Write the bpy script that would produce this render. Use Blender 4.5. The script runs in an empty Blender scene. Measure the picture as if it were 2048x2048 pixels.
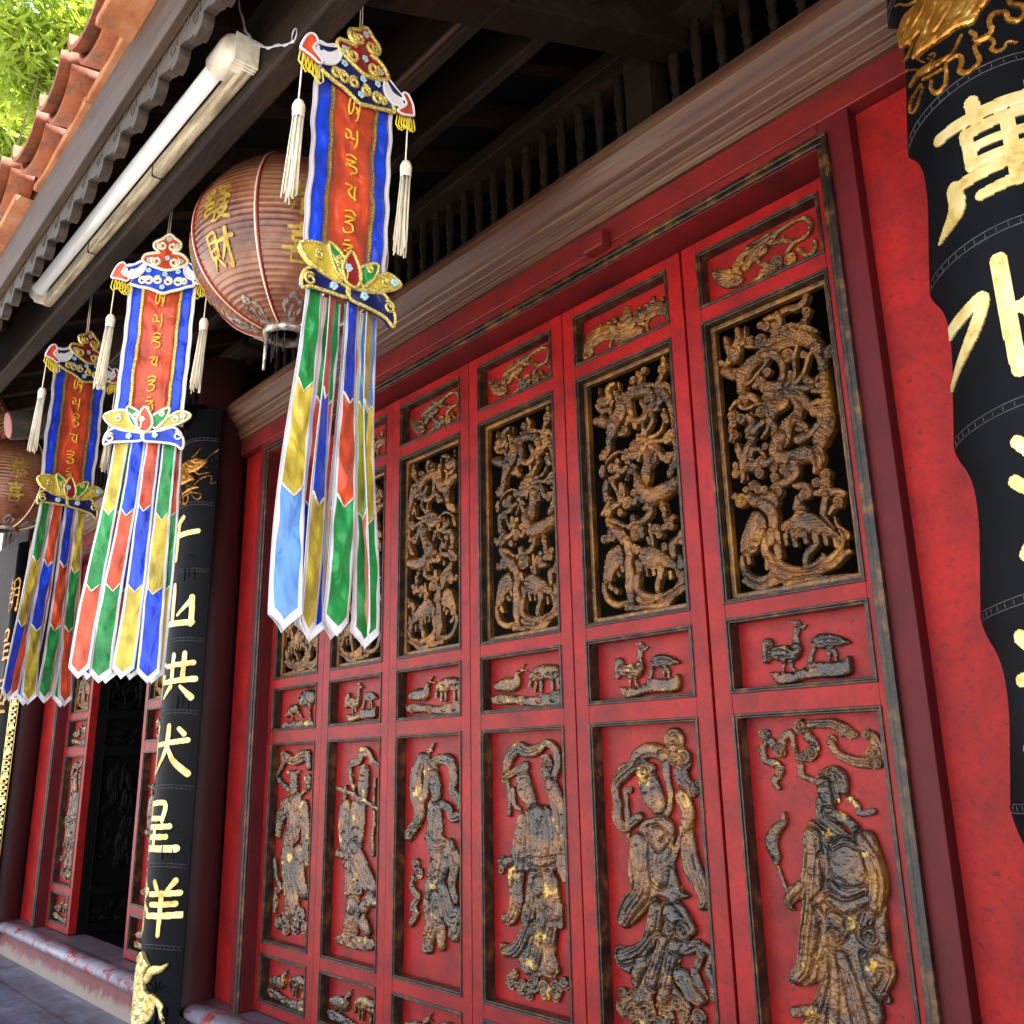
import bpy, math, random
import numpy as np
from mathutils import Vector, Matrix
random.seed(7); rng = np.random.default_rng(7)
SC = bpy.context.scene
COL = SC.collection
R_ = math.radians

# ------------------------------------------------------------------ camera
CAM = np.array([0.0, -2.2, 1.3]); PP = np.array([1024.0, 1024.0])
_vx = np.array([-640.0, 1560.0]) - PP; _vz = np.array([898.0, -5574.0]) - PP
FOC = math.sqrt(-(_vx @ _vz))
_X = -np.array([_vx[0], _vx[1], FOC]); _X /= np.linalg.norm(_X)
_Z = np.array([_vz[0], _vz[1], FOC]); _Z /= np.linalg.norm(_Z)
MW = np.stack([_X, np.cross(_Z, _X), _Z])
cd = bpy.data.cameras.new('camera'); cam = bpy.data.objects.new('camera', cd); COL.objects.link(cam)
cd.sensor_width = 36.0; cd.lens = 36.0 * FOC / 2048.0; cd.clip_start = 0.05; cd.clip_end = 500
_rt, _up, _fw = MW[:, 0], -MW[:, 1], MW[:, 2]
mm = Matrix.Identity(4)
for i in range(3):
    mm[i][0] = _rt[i]; mm[i][1] = _up[i]; mm[i][2] = -_fw[i]; mm[i][3] = CAM[i]
cam.matrix_world = mm
SC.camera = cam

# ------------------------------------------------------------------ light
SUN_EL, SUN_AZ = R_(62), R_(68)          # azimuth of the direction towards the sun, from +x
w = bpy.data.worlds.new('World'); SC.world = w; w.use_nodes = True
nt = w.node_tree; bg = nt.nodes['Background']
sky = nt.nodes.new('ShaderNodeTexSky'); sky.sky_type = 'NISHITA'; sky.sun_disc = False
sky.sun_elevation = SUN_EL; sky.sun_rotation = R_(90) - SUN_AZ; sky.dust_density = 2.0; sky.air_density = 1.0
hs = nt.nodes.new('ShaderNodeHueSaturation'); hs.inputs['Saturation'].default_value = 0.4     # hazy tropical sky
nt.links.new(sky.outputs[0], hs.inputs['Color']); nt.links.new(hs.outputs[0], bg.inputs[0]); bg.inputs[1].default_value = 0.15
sl = bpy.data.lights.new('sun', 'SUN'); so = bpy.data.objects.new('sun', sl); COL.objects.link(so)
sl.energy = 5.0; sl.angle = R_(0.5); sl.color = (1.0, 0.95, 0.86)
sd = Vector((math.cos(SUN_EL) * math.cos(SUN_AZ), math.cos(SUN_EL) * math.sin(SUN_AZ), math.sin(SUN_EL)))
so.rotation_euler = sd.to_track_quat('Z', 'Y').to_euler(); so.location = (-6, -8, 12)
SC.view_settings.view_transform = 'Standard'; SC.view_settings.look = 'None'
SC.view_settings.exposure = 2.42; SC.view_settings.gamma = 1.0; SC.view_settings.use_curve_mapping = False
SC.cycles.max_bounces = 8; SC.cycles.diffuse_bounces = 5; SC.cycles.glossy_bounces = 3

# ------------------------------------------------------------------ pixel -> place (survey of the photograph)
def ray(px, py): return MW @ np.array([px - PP[0], py - PP[1], FOC])
def onY(px, py, y):
    d = ray(px, py); return CAM + d * ((y - CAM[1]) / d[1])

# ------------------------------------------------------------------ objects
def tag(o, label=None, cat=None, group=None, kind=None):
    if label: o['label'] = label
    if cat: o['category'] = cat
    if group: o['group'] = group
    if kind: o['kind'] = kind
    return o
def thing(name, label, cat, loc=(0, 0, 0), rz=0.0, group=None):
    o = bpy.data.objects.new(name, None); COL.objects.link(o)
    o.empty_display_size = 0.1; o.location = loc; o.rotation_euler = (0, 0, rz)
    return tag(o, label, cat, group)
def link(name, me, mats, parent=None):
    o = bpy.data.objects.new(name, me); COL.objects.link(o)
    for m in (mats if isinstance(mats, (list, tuple)) else [mats]): me.materials.append(m)
    if parent is not None: o.parent = parent
    return o
def copy_tree(o, parent=None):
    c = o.copy(); COL.objects.link(c)
    if parent is not None: c.parent = parent
    for ch in list(o.children): copy_tree(ch, c)
    return c

class MB:
    def __init__(s): s.v = []; s.f = []; s.m = []; s.sm = []; s.mi = 0; s.smooth = False
    def add(s, vs, fs, smooth=None):
        b = len(s.v); s.v += [tuple(map(float, p)) for p in vs]
        for f in fs:
            s.f.append([b + i for i in f]); s.m.append(s.mi); s.sm.append(s.smooth if smooth is None else smooth)
        return s
    def box(s, x0, x1, y0, y1, z0, z1):
        vs = [(x, y, z) for x in (x0, x1) for y in (y0, y1) for z in (z0, z1)]
        return s.add(vs, [(0, 1, 3, 2), (4, 6, 7, 5), (0, 4, 5, 1), (2, 3, 7, 6), (0, 2, 6, 4), (1, 5, 7, 3)], False)
    def ring(s, x0, x1, z0, z1, wd, yf, yb):          # mitred picture frame inside x0..x1, z0..z1
        o = [(x0, z0), (x1, z0), (x1, z1), (x0, z1)]; i = [(x0 + wd, z0 + wd), (x1 - wd, z0 + wd), (x1 - wd, z1 - wd), (x0 + wd, z1 - wd)]
        vs = [(x, y, z) for y in (yf, yb) for L in (o, i) for (x, z) in L]
        fs = []
        for k in range(4):
            n = (k + 1) % 4
            fs += [(k, n, 4 + n, 4 + k), (8 + n, 8 + k, 12 + k, 12 + n), (n, k, 8 + k, 8 + n), (4 + k, 4 + n, 12 + n, 12 + k)]
        return s.add(vs, fs, False)
    def tube(s, pts, r, n=8, cap=True, squash=None):
        pts = [np.array(p, float) for p in pts]; k = len(pts)
        rs = r if hasattr(r, '__len__') else [r] * k
        vs = []; prev = None
        for i in range(k):
            t = pts[min(i + 1, k - 1)] - pts[max(i - 1, 0)]; t /= (np.linalg.norm(t) + 1e-12)
            if prev is None:
                a = np.array([0, 0, 1.0]) if abs(t[2]) < 0.9 else np.array([1.0, 0, 0])
                u = np.cross(t, a)
            else: u = prev - t * (prev @ t)
            u /= (np.linalg.norm(u) + 1e-12); prev = u; v = np.cross(t, u)
            for j in range(n):
                a = 2 * math.pi * j / n; vs.append(pts[i] + rs[i] * (u * math.cos(a) + v * math.sin(a)))
        fs = [(i * n + j, i * n + (j + 1) % n, (i + 1) * n + (j + 1) % n, (i + 1) * n + j) for i in range(k - 1) for j in range(n)]
        s.add(vs, fs, True)
        if cap:
            b = len(s.v) - k * n
            s.f.append([b + j for j in range(n)][::-1]); s.m.append(s.mi); s.sm.append(False)
            s.f.append([b + (k - 1) * n + j for j in range(n)]); s.m.append(s.mi); s.sm.append(False)
        return s
    def lathe(s, prof, c=(0, 0, 0), n=16, a0=0.0, a1=2 * math.pi):
        full = abs(a1 - a0 - 2 * math.pi) < 1e-6; m = n if full else n + 1
        vs = [(c[0] + r * math.cos(a0 + (a1 - a0) * j / n), c[1] + r * math.sin(a0 + (a1 - a0) * j / n), c[2] + z) for (r, z) in prof for j in range(m)]
        fs = [(i * m + j, i * m + (j + 1) % m, (i + 1) * m + (j + 1) % m, (i + 1) * m + j) for i in range(len(prof) - 1) for j in range(n)]
        return s.add(vs, fs, True)
    def prism(s, poly, y0, y1):                        # polygon in x,z extruded along y
        n = len(poly)
        vs = [(x, y0, z) for x, z in poly] + [(x, y1, z) for x, z in poly]
        fs = [tuple(range(n)), tuple(range(2 * n - 1, n - 1, -1))] + [(i, n + i, n + (i + 1) % n, (i + 1) % n) for i in range(n)]
        return s.add(vs, fs, False)
    def extrude_x(s, prof, x0, x1):                    # closed profile in y,z swept along x
        n = len(prof)
        vs = [(x0, y, z) for y, z in prof] + [(x1, y, z) for y, z in prof]
        fs = [tuple(range(n))[::-1], tuple(range(n, 2 * n))] + [(i, (i + 1) % n, n + (i + 1) % n, n + i) for i in range(n)]
        return s.add(vs, fs)
    def build(s, name, mats, parent=None, bevel=0.0, recalc=False):
        me = bpy.data.meshes.new(name); me.from_pydata(s.v, [], s.f)
        me.polygons.foreach_set('material_index', s.m); me.polygons.foreach_set('use_smooth', s.sm)
        if recalc:
            import bmesh
            bm = bmesh.new(); bm.from_mesh(me); bmesh.ops.recalc_face_normals(bm, faces=bm.faces); bm.to_mesh(me); bm.free()
        me.update()
        o = link(name, me, mats, parent)
        if bevel:
            md = o.modifiers.new('bevel', 'BEVEL'); md.width = bevel; md.segments = 2; md.limit_method = 'ANGLE'; md.angle_limit = R_(40)
        return o

def smooth_path(P, closed=False, per=6):
    P = np.array(P, float); n = len(P)
    if n < 3 and not closed:
        t = np.linspace(0, 1, per + 1)[:, None]; return P[0] * (1 - t) + P[-1] * t
    out = []
    for i in range(n if closed else n - 1):
        g = (lambda k: P[k % n]) if closed else (lambda k: P[min(max(k, 0), n - 1)])
        a, b, c, d = g(i - 1), g(i), g(i + 1), g(i + 2)
        for t in np.linspace(0, 1, per, endpoint=False):
            out.append(0.5 * (2 * b + (c - a) * t + (2 * a - 5 * b + 4 * c - d) * t * t + (3 * b - a - 3 * c + d) * t ** 3))
    if not closed: out.append(P[-1])
    return np.array(out)

# ------------------------------------------------------------------ materials
def ramp(nt, fac, stops):
    r = nt.nodes.new('ShaderNodeValToRGB'); e = r.color_ramp.elements
    e[0].position, e[0].color = stops[0][0], (*stops[0][1], 1)
    e[1].position, e[1].color = stops[-1][0], (*stops[-1][1], 1)
    for p, c in stops[1:-1]:
        k = e.new(p); k.color = (*c, 1)
    nt.links.new(fac, r.inputs[0]); return r.outputs[0]
def noise(nt, scale, detail=4, rough=0.55, vec=None, dist=0.0):
    n = nt.nodes.new('ShaderNodeTexNoise'); n.inputs['Scale'].default_value = scale; n.inputs['Detail'].default_value = detail
    n.inputs['Roughness'].default_value = rough; n.inputs['Distortion'].default_value = dist
    if vec is not None: nt.links.new(vec, n.inputs['Vector'])
    return n.outputs['Fac']
def coords(nt, scale=(1, 1, 1), obj=True):
    t = nt.nodes.new('ShaderNodeTexCoord'); m = nt.nodes.new('ShaderNodeMapping'); m.inputs['Scale'].default_value = scale
    nt.links.new(t.outputs['Object'], m.inputs['Vector']); return m.outputs[0]
def mixc(nt, f, a, b):
    m = nt.nodes.new('ShaderNodeMix'); m.data_type = 'RGBA'
    for s, v in ((m.inputs['Factor'], f), (m.inputs['A'], a), (m.inputs['B'], b)):
        pass
    ia, ib = m.inputs[6], m.inputs[7]
    for s, v in ((m.inputs[0], f), (ia, a), (ib, b)):
        if isinstance(v, (tuple, list)): s.default_value = (*v[:3], 1)
        elif isinstance(v, (int, float)): s.default_value = v
        else: nt.links.new(v, s)
    return m.outputs[2]
def math_(nt, op, a, b=0.0, clamp=False):
    m = nt.nodes.new('ShaderNodeMath'); m.operation = op; m.use_clamp = clamp
    for s, v in ((m.inputs[0], a), (m.inputs[1], b)):
        if isinstance(v, (int, float)): s.default_value = v
        else: nt.links.new(v, s)
    return m.outputs[0]
def mat(name, fn, rough=0.5, metal=0.0, bump=None, coat=0.0, spec=0.5, sheen=0.0, trans=0.0):
    m = bpy.data.materials.new(name); m.use_nodes = True; nt = m.node_tree; b = nt.nodes['Principled BSDF']
    c = fn(nt) if callable(fn) else fn
    if isinstance(c, tuple): b.inputs['Base Color'].default_value = (*c, 1)
    else: nt.links.new(c, b.inputs['Base Color'])
    r = rough(nt) if callable(rough) else rough
    if isinstance(r, (int, float)): b.inputs['Roughness'].default_value = r
    else: nt.links.new(r, b.inputs['Roughness'])
    mt = metal(nt) if callable(metal) else metal
    if isinstance(mt, (int, float)): b.inputs['Metallic'].default_value = mt
    else: nt.links.new(mt, b.inputs['Metallic'])
    b.inputs['Specular IOR Level'].default_value = spec
    b.inputs['Coat Weight'].default_value = coat; b.inputs['Coat Roughness'].default_value = 0.2
    b.inputs['Sheen Weight'].default_value = sheen
    if bump:
        h, st, di = bump[0](nt), bump[1], bump[2]
        bn = nt.nodes.new('ShaderNodeBump'); bn.inputs['Strength'].default_value = st; bn.inputs['Distance'].default_value = di
        nt.links.new(h, bn.inputs['Height']); nt.links.new(bn.outputs[0], b.inputs['Normal'])
    if trans:
        tr = nt.nodes.new('ShaderNodeBsdfTranslucent'); mx = nt.nodes.new('ShaderNodeMixShader'); mx.inputs[0].default_value = trans
        if isinstance(c, tuple): tr.inputs[0].default_value = (*c, 1)
        else: nt.links.new(c, tr.inputs[0])
        out = nt.nodes['Material Output']
        nt.links.new(b.outputs[0], mx.inputs[1]); nt.links.new(tr.outputs[0], mx.inputs[2]); nt.links.new(mx.outputs[0], out.inputs[0])
    return m

def worn(base, dark, speck, sc=6.0, st=(0.30, 0.62, 0.74), stretch=(1, 1, 1)):
    def f(nt):
        v0 = coords(nt, stretch); oi = nt.nodes.new('ShaderNodeObjectInfo'); ad = nt.nodes.new('ShaderNodeVectorMath'); ad.operation = 'ADD'
        cb = nt.nodes.new('ShaderNodeCombineXYZ'); q = math_(nt, 'MULTIPLY', oi.outputs['Random'], 23.0)
        for i in range(3): nt.links.new(q, cb.inputs[i])
        nt.links.new(v0, ad.inputs[0]); nt.links.new(cb.outputs[0], ad.inputs[1]); v = ad.outputs[0]
        a = ramp(nt, noise(nt, sc, 6, 0.6, v), [(0.3, dark), (0.62, base)])
        k = ramp(nt, noise(nt, sc * 9, 5, 0.7, v), [(st[1], (0, 0, 0)), (st[2], (1, 1, 1))])
        return mixc(nt, k, a, speck)
    return f
def grime(inner):                                     # paint rubbed thin and chipped: pale scuffs, dark scratches along the grain
    def f(nt):
        c = inner(nt); t = coords(nt, (9, 9, 1.2))
        k1 = ramp(nt, noise(nt, 5.0, 6, 0.72, t), [(0.60, (0, 0, 0)), (0.70, (0.65, 0.65, 0.65))])
        c = mixc(nt, k1, c, (0.10, 0.010, 0.014))
        k2 = ramp(nt, noise(nt, 34, 6, 0.8, coords(nt)), [(0.655, (0, 0, 0)), (0.70, (0.8, 0.8, 0.8))])
        c = mixc(nt, k2, c, (0.028, 0.014, 0.016))
        k3 = ramp(nt, noise(nt, 2.6, 6, 0.7, coords(nt)), [(0.50, (0, 0, 0)), (0.70, (0.5, 0.5, 0.5))])
        c = mixc(nt, k3, c, (0.15, 0.012, 0.020))
        k4 = ramp(nt, noise(nt, 55, 4, 0.6, coords(nt)), [(0.50, (0, 0, 0)), (0.66, (0.45, 0.45, 0.45))])
        return mixc(nt, k4, c, (0.12, 0.006, 0.010))
    return f
def fine(sc, d=5, stretch=(1, 1, 1)): return lambda nt: noise(nt, sc, d, 0.65, coords(nt, stretch))
M = {}
M['leaf_red'] = mat('red_lacquer', grime(worn((0.315, 0.0066, 0.0058), (0.14, 0.0044, 0.0050), (0.045, 0.007, 0.009), 7.0, (0.3, 0.58, 0.70))), 0.45, bump=(fine(70, 4), 0.16, 0.003), spec=0.30)
M['wall_red'] = mat('red_plaster', grime(worn((0.39, 0.0078, 0.0060), (0.19, 0.0052, 0.0055), (0.05, 0.007, 0.008), 6.0, (0.3, 0.60, 0.70))), 0.6, bump=(fine(45, 5), 0.2, 0.004), spec=0.3)
M['maroon'] = mat('maroon_paint', worn((0.105, 0.0085, 0.012), (0.066, 0.0065, 0.009), (0.16, 0.03, 0.026), 5.0, (0.3, 0.66, 0.78)), 0.5, bump=(fine(50), 0.15, 0.003), spec=0.2)
M['maroon_head'] = mat('faded_red_paint', worn((0.17, 0.008, 0.008), (0.075, 0.007, 0.006), (0.035, 0.012, 0.009), 6.0, (0.3, 0.64, 0.8), (1, 1, 2)), 0.5, bump=(fine(40, 5, (1, 1, 6)), 0.25, 0.004))
M['column'] = mat('brown_red_column_paint', worn((0.050, 0.011, 0.013), (0.034, 0.009, 0.010), (0.10, 0.04, 0.04), 7.0, (0.3, 0.72, 0.85), (1, 1, 0.35)), 0.5, bump=(fine(25, 5), 0.18, 0.004), spec=0.25)
def bead_fn(nt):
    v = coords(nt)
    a = ramp(nt, noise(nt, 16, 6, 0.7, v), [(0.38, (0.007, 0.006, 0.006)), (0.52, (0.032, 0.017, 0.009)), (0.66, (0.15, 0.066, 0.018))])
    k = ramp(nt, noise(nt, 110, 4, 0.7, v), [(0.68, (0, 0, 0)), (0.76, (1, 1, 1))])
    return mixc(nt, k, a, (0.34, 0.28, 0.19))
M['bead'] = mat('worn_gilt_moulding', bead_fn, 0.34, 0.15, (fine(120, 5), 0.5, 0.003))
def gilt_fn(sh, gold):
    def f(nt):
        v0 = coords(nt); oi = nt.nodes.new('ShaderNodeObjectInfo'); ad = nt.nodes.new('ShaderNodeVectorMath'); ad.operation = 'ADD'
        cb = nt.nodes.new('ShaderNodeCombineXYZ'); q = math_(nt, 'MULTIPLY', oi.outputs['Random'], 37.0)
        for i in range(3): nt.links.new(q, cb.inputs[i])
        nt.links.new(v0, ad.inputs[0]); nt.links.new(cb.outputs[0], ad.inputs[1]); v = ad.outputs[0]
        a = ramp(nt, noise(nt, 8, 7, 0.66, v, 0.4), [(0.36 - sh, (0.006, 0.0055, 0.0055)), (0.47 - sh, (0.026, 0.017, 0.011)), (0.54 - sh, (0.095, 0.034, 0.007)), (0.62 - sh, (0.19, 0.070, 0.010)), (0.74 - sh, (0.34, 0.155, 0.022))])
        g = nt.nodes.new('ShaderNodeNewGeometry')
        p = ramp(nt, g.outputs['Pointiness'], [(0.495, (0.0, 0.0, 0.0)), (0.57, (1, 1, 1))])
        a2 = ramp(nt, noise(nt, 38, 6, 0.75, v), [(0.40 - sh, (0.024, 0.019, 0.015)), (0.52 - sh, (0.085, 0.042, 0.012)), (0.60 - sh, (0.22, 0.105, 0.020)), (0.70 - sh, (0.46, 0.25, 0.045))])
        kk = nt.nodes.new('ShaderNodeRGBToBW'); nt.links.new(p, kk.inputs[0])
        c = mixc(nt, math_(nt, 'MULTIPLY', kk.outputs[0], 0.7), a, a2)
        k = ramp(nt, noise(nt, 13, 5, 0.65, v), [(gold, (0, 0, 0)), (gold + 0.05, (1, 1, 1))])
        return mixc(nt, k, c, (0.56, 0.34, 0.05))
    return f
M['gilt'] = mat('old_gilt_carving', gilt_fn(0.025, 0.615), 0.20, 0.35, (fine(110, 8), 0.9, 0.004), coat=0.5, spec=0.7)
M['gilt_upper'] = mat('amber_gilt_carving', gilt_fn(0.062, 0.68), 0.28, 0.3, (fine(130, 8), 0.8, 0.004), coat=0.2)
def gold_fn(nt):
    v = coords(nt)
    a = ramp(nt, noise(nt, 14, 6, 0.65, v), [(0.34, (0.50, 0.30, 0.06)), (0.46, (0.74, 0.57, 0.20)), (0.66, (0.84, 0.74, 0.38))])
    k = ramp(nt, noise(nt, 160, 4, 0.7, v), [(0.66, (0, 0, 0)), (0.74, (1, 1, 1))])
    return mixc(nt, k, a, (0.16, 0.09, 0.03))
M['gold'] = mat('gold_leaf', gold_fn, 0.38, 0.45, (fine(120, 4), 0.15, 0.002))
def orange_gold(nt):
    v = coords(nt)
    return ramp(nt, noise(nt, 22, 6, 0.7, v), [(0.32, (0.20, 0.075, 0.014)), (0.52, (0.50, 0.22, 0.035)), (0.70, (0.82, 0.56, 0.16))])
M['gold_relief'] = mat('amber_gold_relief', orange_gold, 0.32, 0.7, (fine(160, 5), 0.4, 0.002))
M['black'] = mat('black_lacquer', worn((0.0036, 0.0042, 0.0066), (0.002, 0.0024, 0.0036), (0.018, 0.020, 0.025), 5.0, (0.3, 0.72, 0.85)), 0.50, 0.0, (fine(30, 5), 0.2, 0.003), spec=0.10)
M['grey_line'] = mat('rubbed_edge_grey', worn((0.085, 0.088, 0.096), (0.025, 0.025, 0.028), (0.17, 0.17, 0.17), 18.0), 0.5)
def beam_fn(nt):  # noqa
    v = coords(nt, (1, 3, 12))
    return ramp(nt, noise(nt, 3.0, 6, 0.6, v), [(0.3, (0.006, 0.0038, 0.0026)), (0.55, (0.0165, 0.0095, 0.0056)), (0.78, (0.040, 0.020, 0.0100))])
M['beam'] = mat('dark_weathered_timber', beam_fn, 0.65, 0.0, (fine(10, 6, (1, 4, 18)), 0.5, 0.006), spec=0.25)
M['rust_wood'] = mat('reddish_timber', lambda nt: ramp(nt, noise(nt, 4, 6, 0.6, coords(nt, (1, 6, 6))), [(0.3, (0.020, 0.009, 0.006)), (0.7, (0.070, 0.028, 0.014))]), 0.55, 0.0, (fine(14, 6, (1, 8, 8)), 0.3, 0.004))
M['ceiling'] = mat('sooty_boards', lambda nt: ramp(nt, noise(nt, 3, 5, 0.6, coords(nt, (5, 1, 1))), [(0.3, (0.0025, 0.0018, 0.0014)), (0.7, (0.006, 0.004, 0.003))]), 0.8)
def cornice_fn(nt):
    v = coords(nt, (0.5, 9, 9))
    a = ramp(nt, noise(nt, 3.2, 7, 0.62, v, 0.3), [(0.30, (0.036, 0.013, 0.008)), (0.52, (0.088, 0.034, 0.019)), (0.72, (0.13, 0.072, 0.042))])
    k = ramp(nt, noise(nt, 2.2, 6, 0.65, coords(nt, (0.6, 14, 14))), [(0.52, (0, 0, 0)), (0.72, (0.8, 0.8, 0.8))])
    return mixc(nt, k, a, (0.16, 0.125, 0.075))
M['cornice'] = mat('dusty_red_timber', cornice_fn, 0.5, 0.0, (fine(6, 7, (1, 25, 25)), 0.35, 0.004), coat=0.05)
M['fascia'] = mat('grey_brown_weathered_wood', lambda nt: ramp(nt, noise(nt, 5, 6, 0.6, coords(nt, (1, 4, 7))), [(0.3, (0.015, 0.010, 0.0065)), (0.7, (0.062, 0.042, 0.027))]), 0.7, 0.0, (fine(16, 6, (1, 6, 12)), 0.5, 0.005))
M['eave_board'] = mat('brown_eave_board', lambda nt: ramp(nt, noise(nt, 4, 6, 0.6, coords(nt, (1, 5, 9))), [(0.3, (0.020, 0.011, 0.006)), (0.7, (0.072, 0.039, 0.019))]), 0.65, 0.0, (fine(14, 6, (1, 6, 14)), 0.4, 0.005))
def terra_fn(nt):
    v = coords(nt)
    a = ramp(nt, noise(nt, 9, 7, 0.65, v), [(0.28, (0.09, 0.026, 0.010)), (0.48, (0.25, 0.062, 0.017)), (0.70, (0.32, 0.095, 0.030))])
    k = ramp(nt, noise(nt, 7, 9, 0.8, v), [(0.50, (0, 0, 0)), (0.64, (0.9, 0.9, 0.9))])
    return mixc(nt, k, a, (0.035, 0.028, 0.022))
M['terra'] = mat('terracotta', terra_fn, 0.75, 0.0, (fine(60, 6), 0.4, 0.004))
M['terra_flat'] = mat('pale_terracotta', lambda nt: ramp(nt, noise(nt, 7, 7, 0.7, coords(nt)), [(0.30, (0.17, 0.060, 0.025)), (0.50, (0.36, 0.125, 0.045)), (0.68, (0.42, 0.22, 0.115))]), 0.75, 0.0, (fine(60, 6), 0.4, 0.004))
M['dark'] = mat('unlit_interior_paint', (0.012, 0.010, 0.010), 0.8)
def tube_fn(nt): return ramp(nt, noise(nt, 12, 5, 0.6, coords(nt, (1, 4, 4))), [(0.35, (0.62, 0.56, 0.40)), (0.6, (0.80, 0.77, 0.66))])
M['yellow_plastic'] = mat('yellowed_plastic', tube_fn, 0.4)
def rail_fn(nt):
    a = ramp(nt, noise(nt, 9, 6, 0.7, coords(nt, (0.6, 5, 5))), [(0.40, (0.20, 0.16, 0.10)), (0.58, (0.46, 0.40, 0.27)), (0.75, (0.62, 0.57, 0.43))])
    return a
M['lamp_rail'] = mat('grimy_cream_enamel', rail_fn, 0.45, 0.0)
M['lamp_glass'] = mat('white_tube_glass', (0.90, 0.91, 0.90), 0.15, 0.0, coat=0.3)
_b = M['lamp_glass'].node_tree.nodes['Principled BSDF']; _b.inputs['Emission Color'].default_value = (1, 1, 0.97, 1); _b.inputs['Emission Strength'].default_value = 0.05   # weak glow added to whiten the tube
M['wire'] = mat('galvanised_wire', (0.42, 0.42, 0.44), 0.4, 0.6)
M['cream_thread'] = mat('cream_thread', lambda nt: ramp(nt, noise(nt, 30, 4, 0.6, coords(nt, (6, 6, 0.6))), [(0.35, (0.60, 0.53, 0.33)), (0.65, (0.86, 0.83, 0.72))]), 0.7)
M['white_thread'] = mat('white_cotton', (0.86, 0.87, 0.90), 0.8, trans=0.25)
def satin(name, c, k=0.55):
    c = tuple(x * 0.95 for x in c)
    d = tuple(x * k for x in c)
    return mat(name, lambda nt: ramp(nt, noise(nt, 13, 3, 0.5, coords(nt, (1, 1, 0.8)), 0.3), [(0.36, d), (0.62, c)]), 0.30, 0.0, (lambda nt: noise(nt, 11, 2, 0.45, coords(nt, (1.5, 1.5, 1.0)), 0.6), 0.8, 0.028), sheen=0.15, trans=0.2)
M['s_red'] = satin('red_satin', (0.85, 0.11, 0.035)); M['s_blue'] = satin('blue_satin', (0.010, 0.075, 0.90))
M['s_green'] = satin('green_satin', (0.02, 0.40, 0.085)); M['s_yellow'] = satin('yellow_satin', (0.82, 0.64, 0.07))
M['s_lightblue'] = satin('pale_blue_lining', (0.13, 0.34, 0.78), 0.85); M['s_white'] = mat('white_ribbon_trim', (0.88, 0.89, 0.93), 0.65, 0, (fine(120, 3), 0.2, 0.002), trans=0.25)
M['s_navy'] = satin('navy_satin', (0.008, 0.016, 0.16)); M['s_darkred'] = satin('dark_red_satin', (0.40, 0.016, 0.02))
M['sequin'] = mat('gold_sequin_braid', lambda nt: ramp(nt, noise(nt, 260, 2, 0.5, coords(nt)), [(0.42, (0.42, 0.30, 0.03)), (0.58, (0.90, 0.80, 0.28))]), 0.3, 0.35, (fine(320, 2), 0.8, 0.003))
M['pale_sequin'] = mat('overexposed_sequin_braid', lambda nt: ramp(nt, noise(nt, 260, 2, 0.5, coords(nt)), [(0.42, (0.66, 0.62, 0.36)), (0.58, (0.92, 0.91, 0.80))]), 0.35, 0.15, (fine(320, 2), 0.8, 0.003))
M['braid'] = mat('brown_gold_braid', lambda nt: ramp(nt, noise(nt, 200, 2, 0.5, coords(nt, (1, 1, 2))), [(0.42, (0.20, 0.12, 0.02)), (0.60, (0.66, 0.52, 0.16))]), 0.4, 0.3, (fine(260, 2), 0.7, 0.002))
M['thread_gold'] = mat('gold_embroidery_thread', (0.80, 0.50, 0.05), 0.4, 0.3, (fine(220, 2), 0.5, 0.002))
M['yellow_cord'] = mat('yellow_cord', (0.78, 0.62, 0.03), 0.6)
M['gem'] = mat('glass_gem', (0.5, 0.75, 0.85), 0.1, 0.2)
def lantern_fn(nt):
    v = coords(nt)
    a = ramp(nt, noise(nt, 5, 6, 0.65, v), [(0.34, (0.075, 0.018, 0.010)), (0.54, (0.26, 0.105, 0.055)), (0.72, (0.34, 0.20, 0.115))])
    return a
M['lantern'] = mat('faded_red_lantern_film', lantern_fn, 0.17, 0.0, (fine(30, 4), 0.10, 0.003), coat=0.3, trans=0.10)
M['lantern_red'] = mat('red_lantern_seam', (0.26, 0.014, 0.01), 0.4)
M['lantern_gold'] = mat('yellow_foil_lettering', lambda nt: ramp(nt, noise(nt, 30, 4, 0.6, coords(nt)), [(0.38, (0.26, 0.17, 0.02)), (0.62, (0.48, 0.36, 0.06))]), 0.35, 0.25)
M['silver'] = mat('tarnished_silver_foil', lambda nt: ramp(nt, noise(nt, 40, 4, 0.6, coords(nt)), [(0.38, (0.16, 0.13, 0.10)), (0.62, (0.58, 0.56, 0.50))]), 0.3, 0.6)
M['fringe'] = mat('dusty_black_fringe', (0.025, 0.022, 0.02), 0.8)
def plinth_fn(nt):
    v = coords(nt)
    a = ramp(nt, noise(nt, 5, 6, 0.65, v), [(0.35, (0.14, 0.036, 0.034)), (0.60, (0.20, 0.065, 0.060))])
    s = nt.nodes.new('ShaderNodeSeparateXYZ'); nt.links.new(v, s.inputs[0])
    k = math_(nt, 'SUBTRACT', math_(nt, 'MULTIPLY', noise(nt, 9, 6, 0.7, v), 0.16), s.outputs[2])
    k = ramp(nt, math_(nt, 'ADD', k, 0.5), [(0.50, (0, 0, 0)), (0.54, (0.85, 0.85, 0.85))])
    return mixc(nt, k, a, (0.30, 0.24, 0.19))
M['plinth'] = mat('dusty_pink_render', plinth_fn, 0.75, 0.0, (fine(50, 6), 0.4, 0.005))
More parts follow.
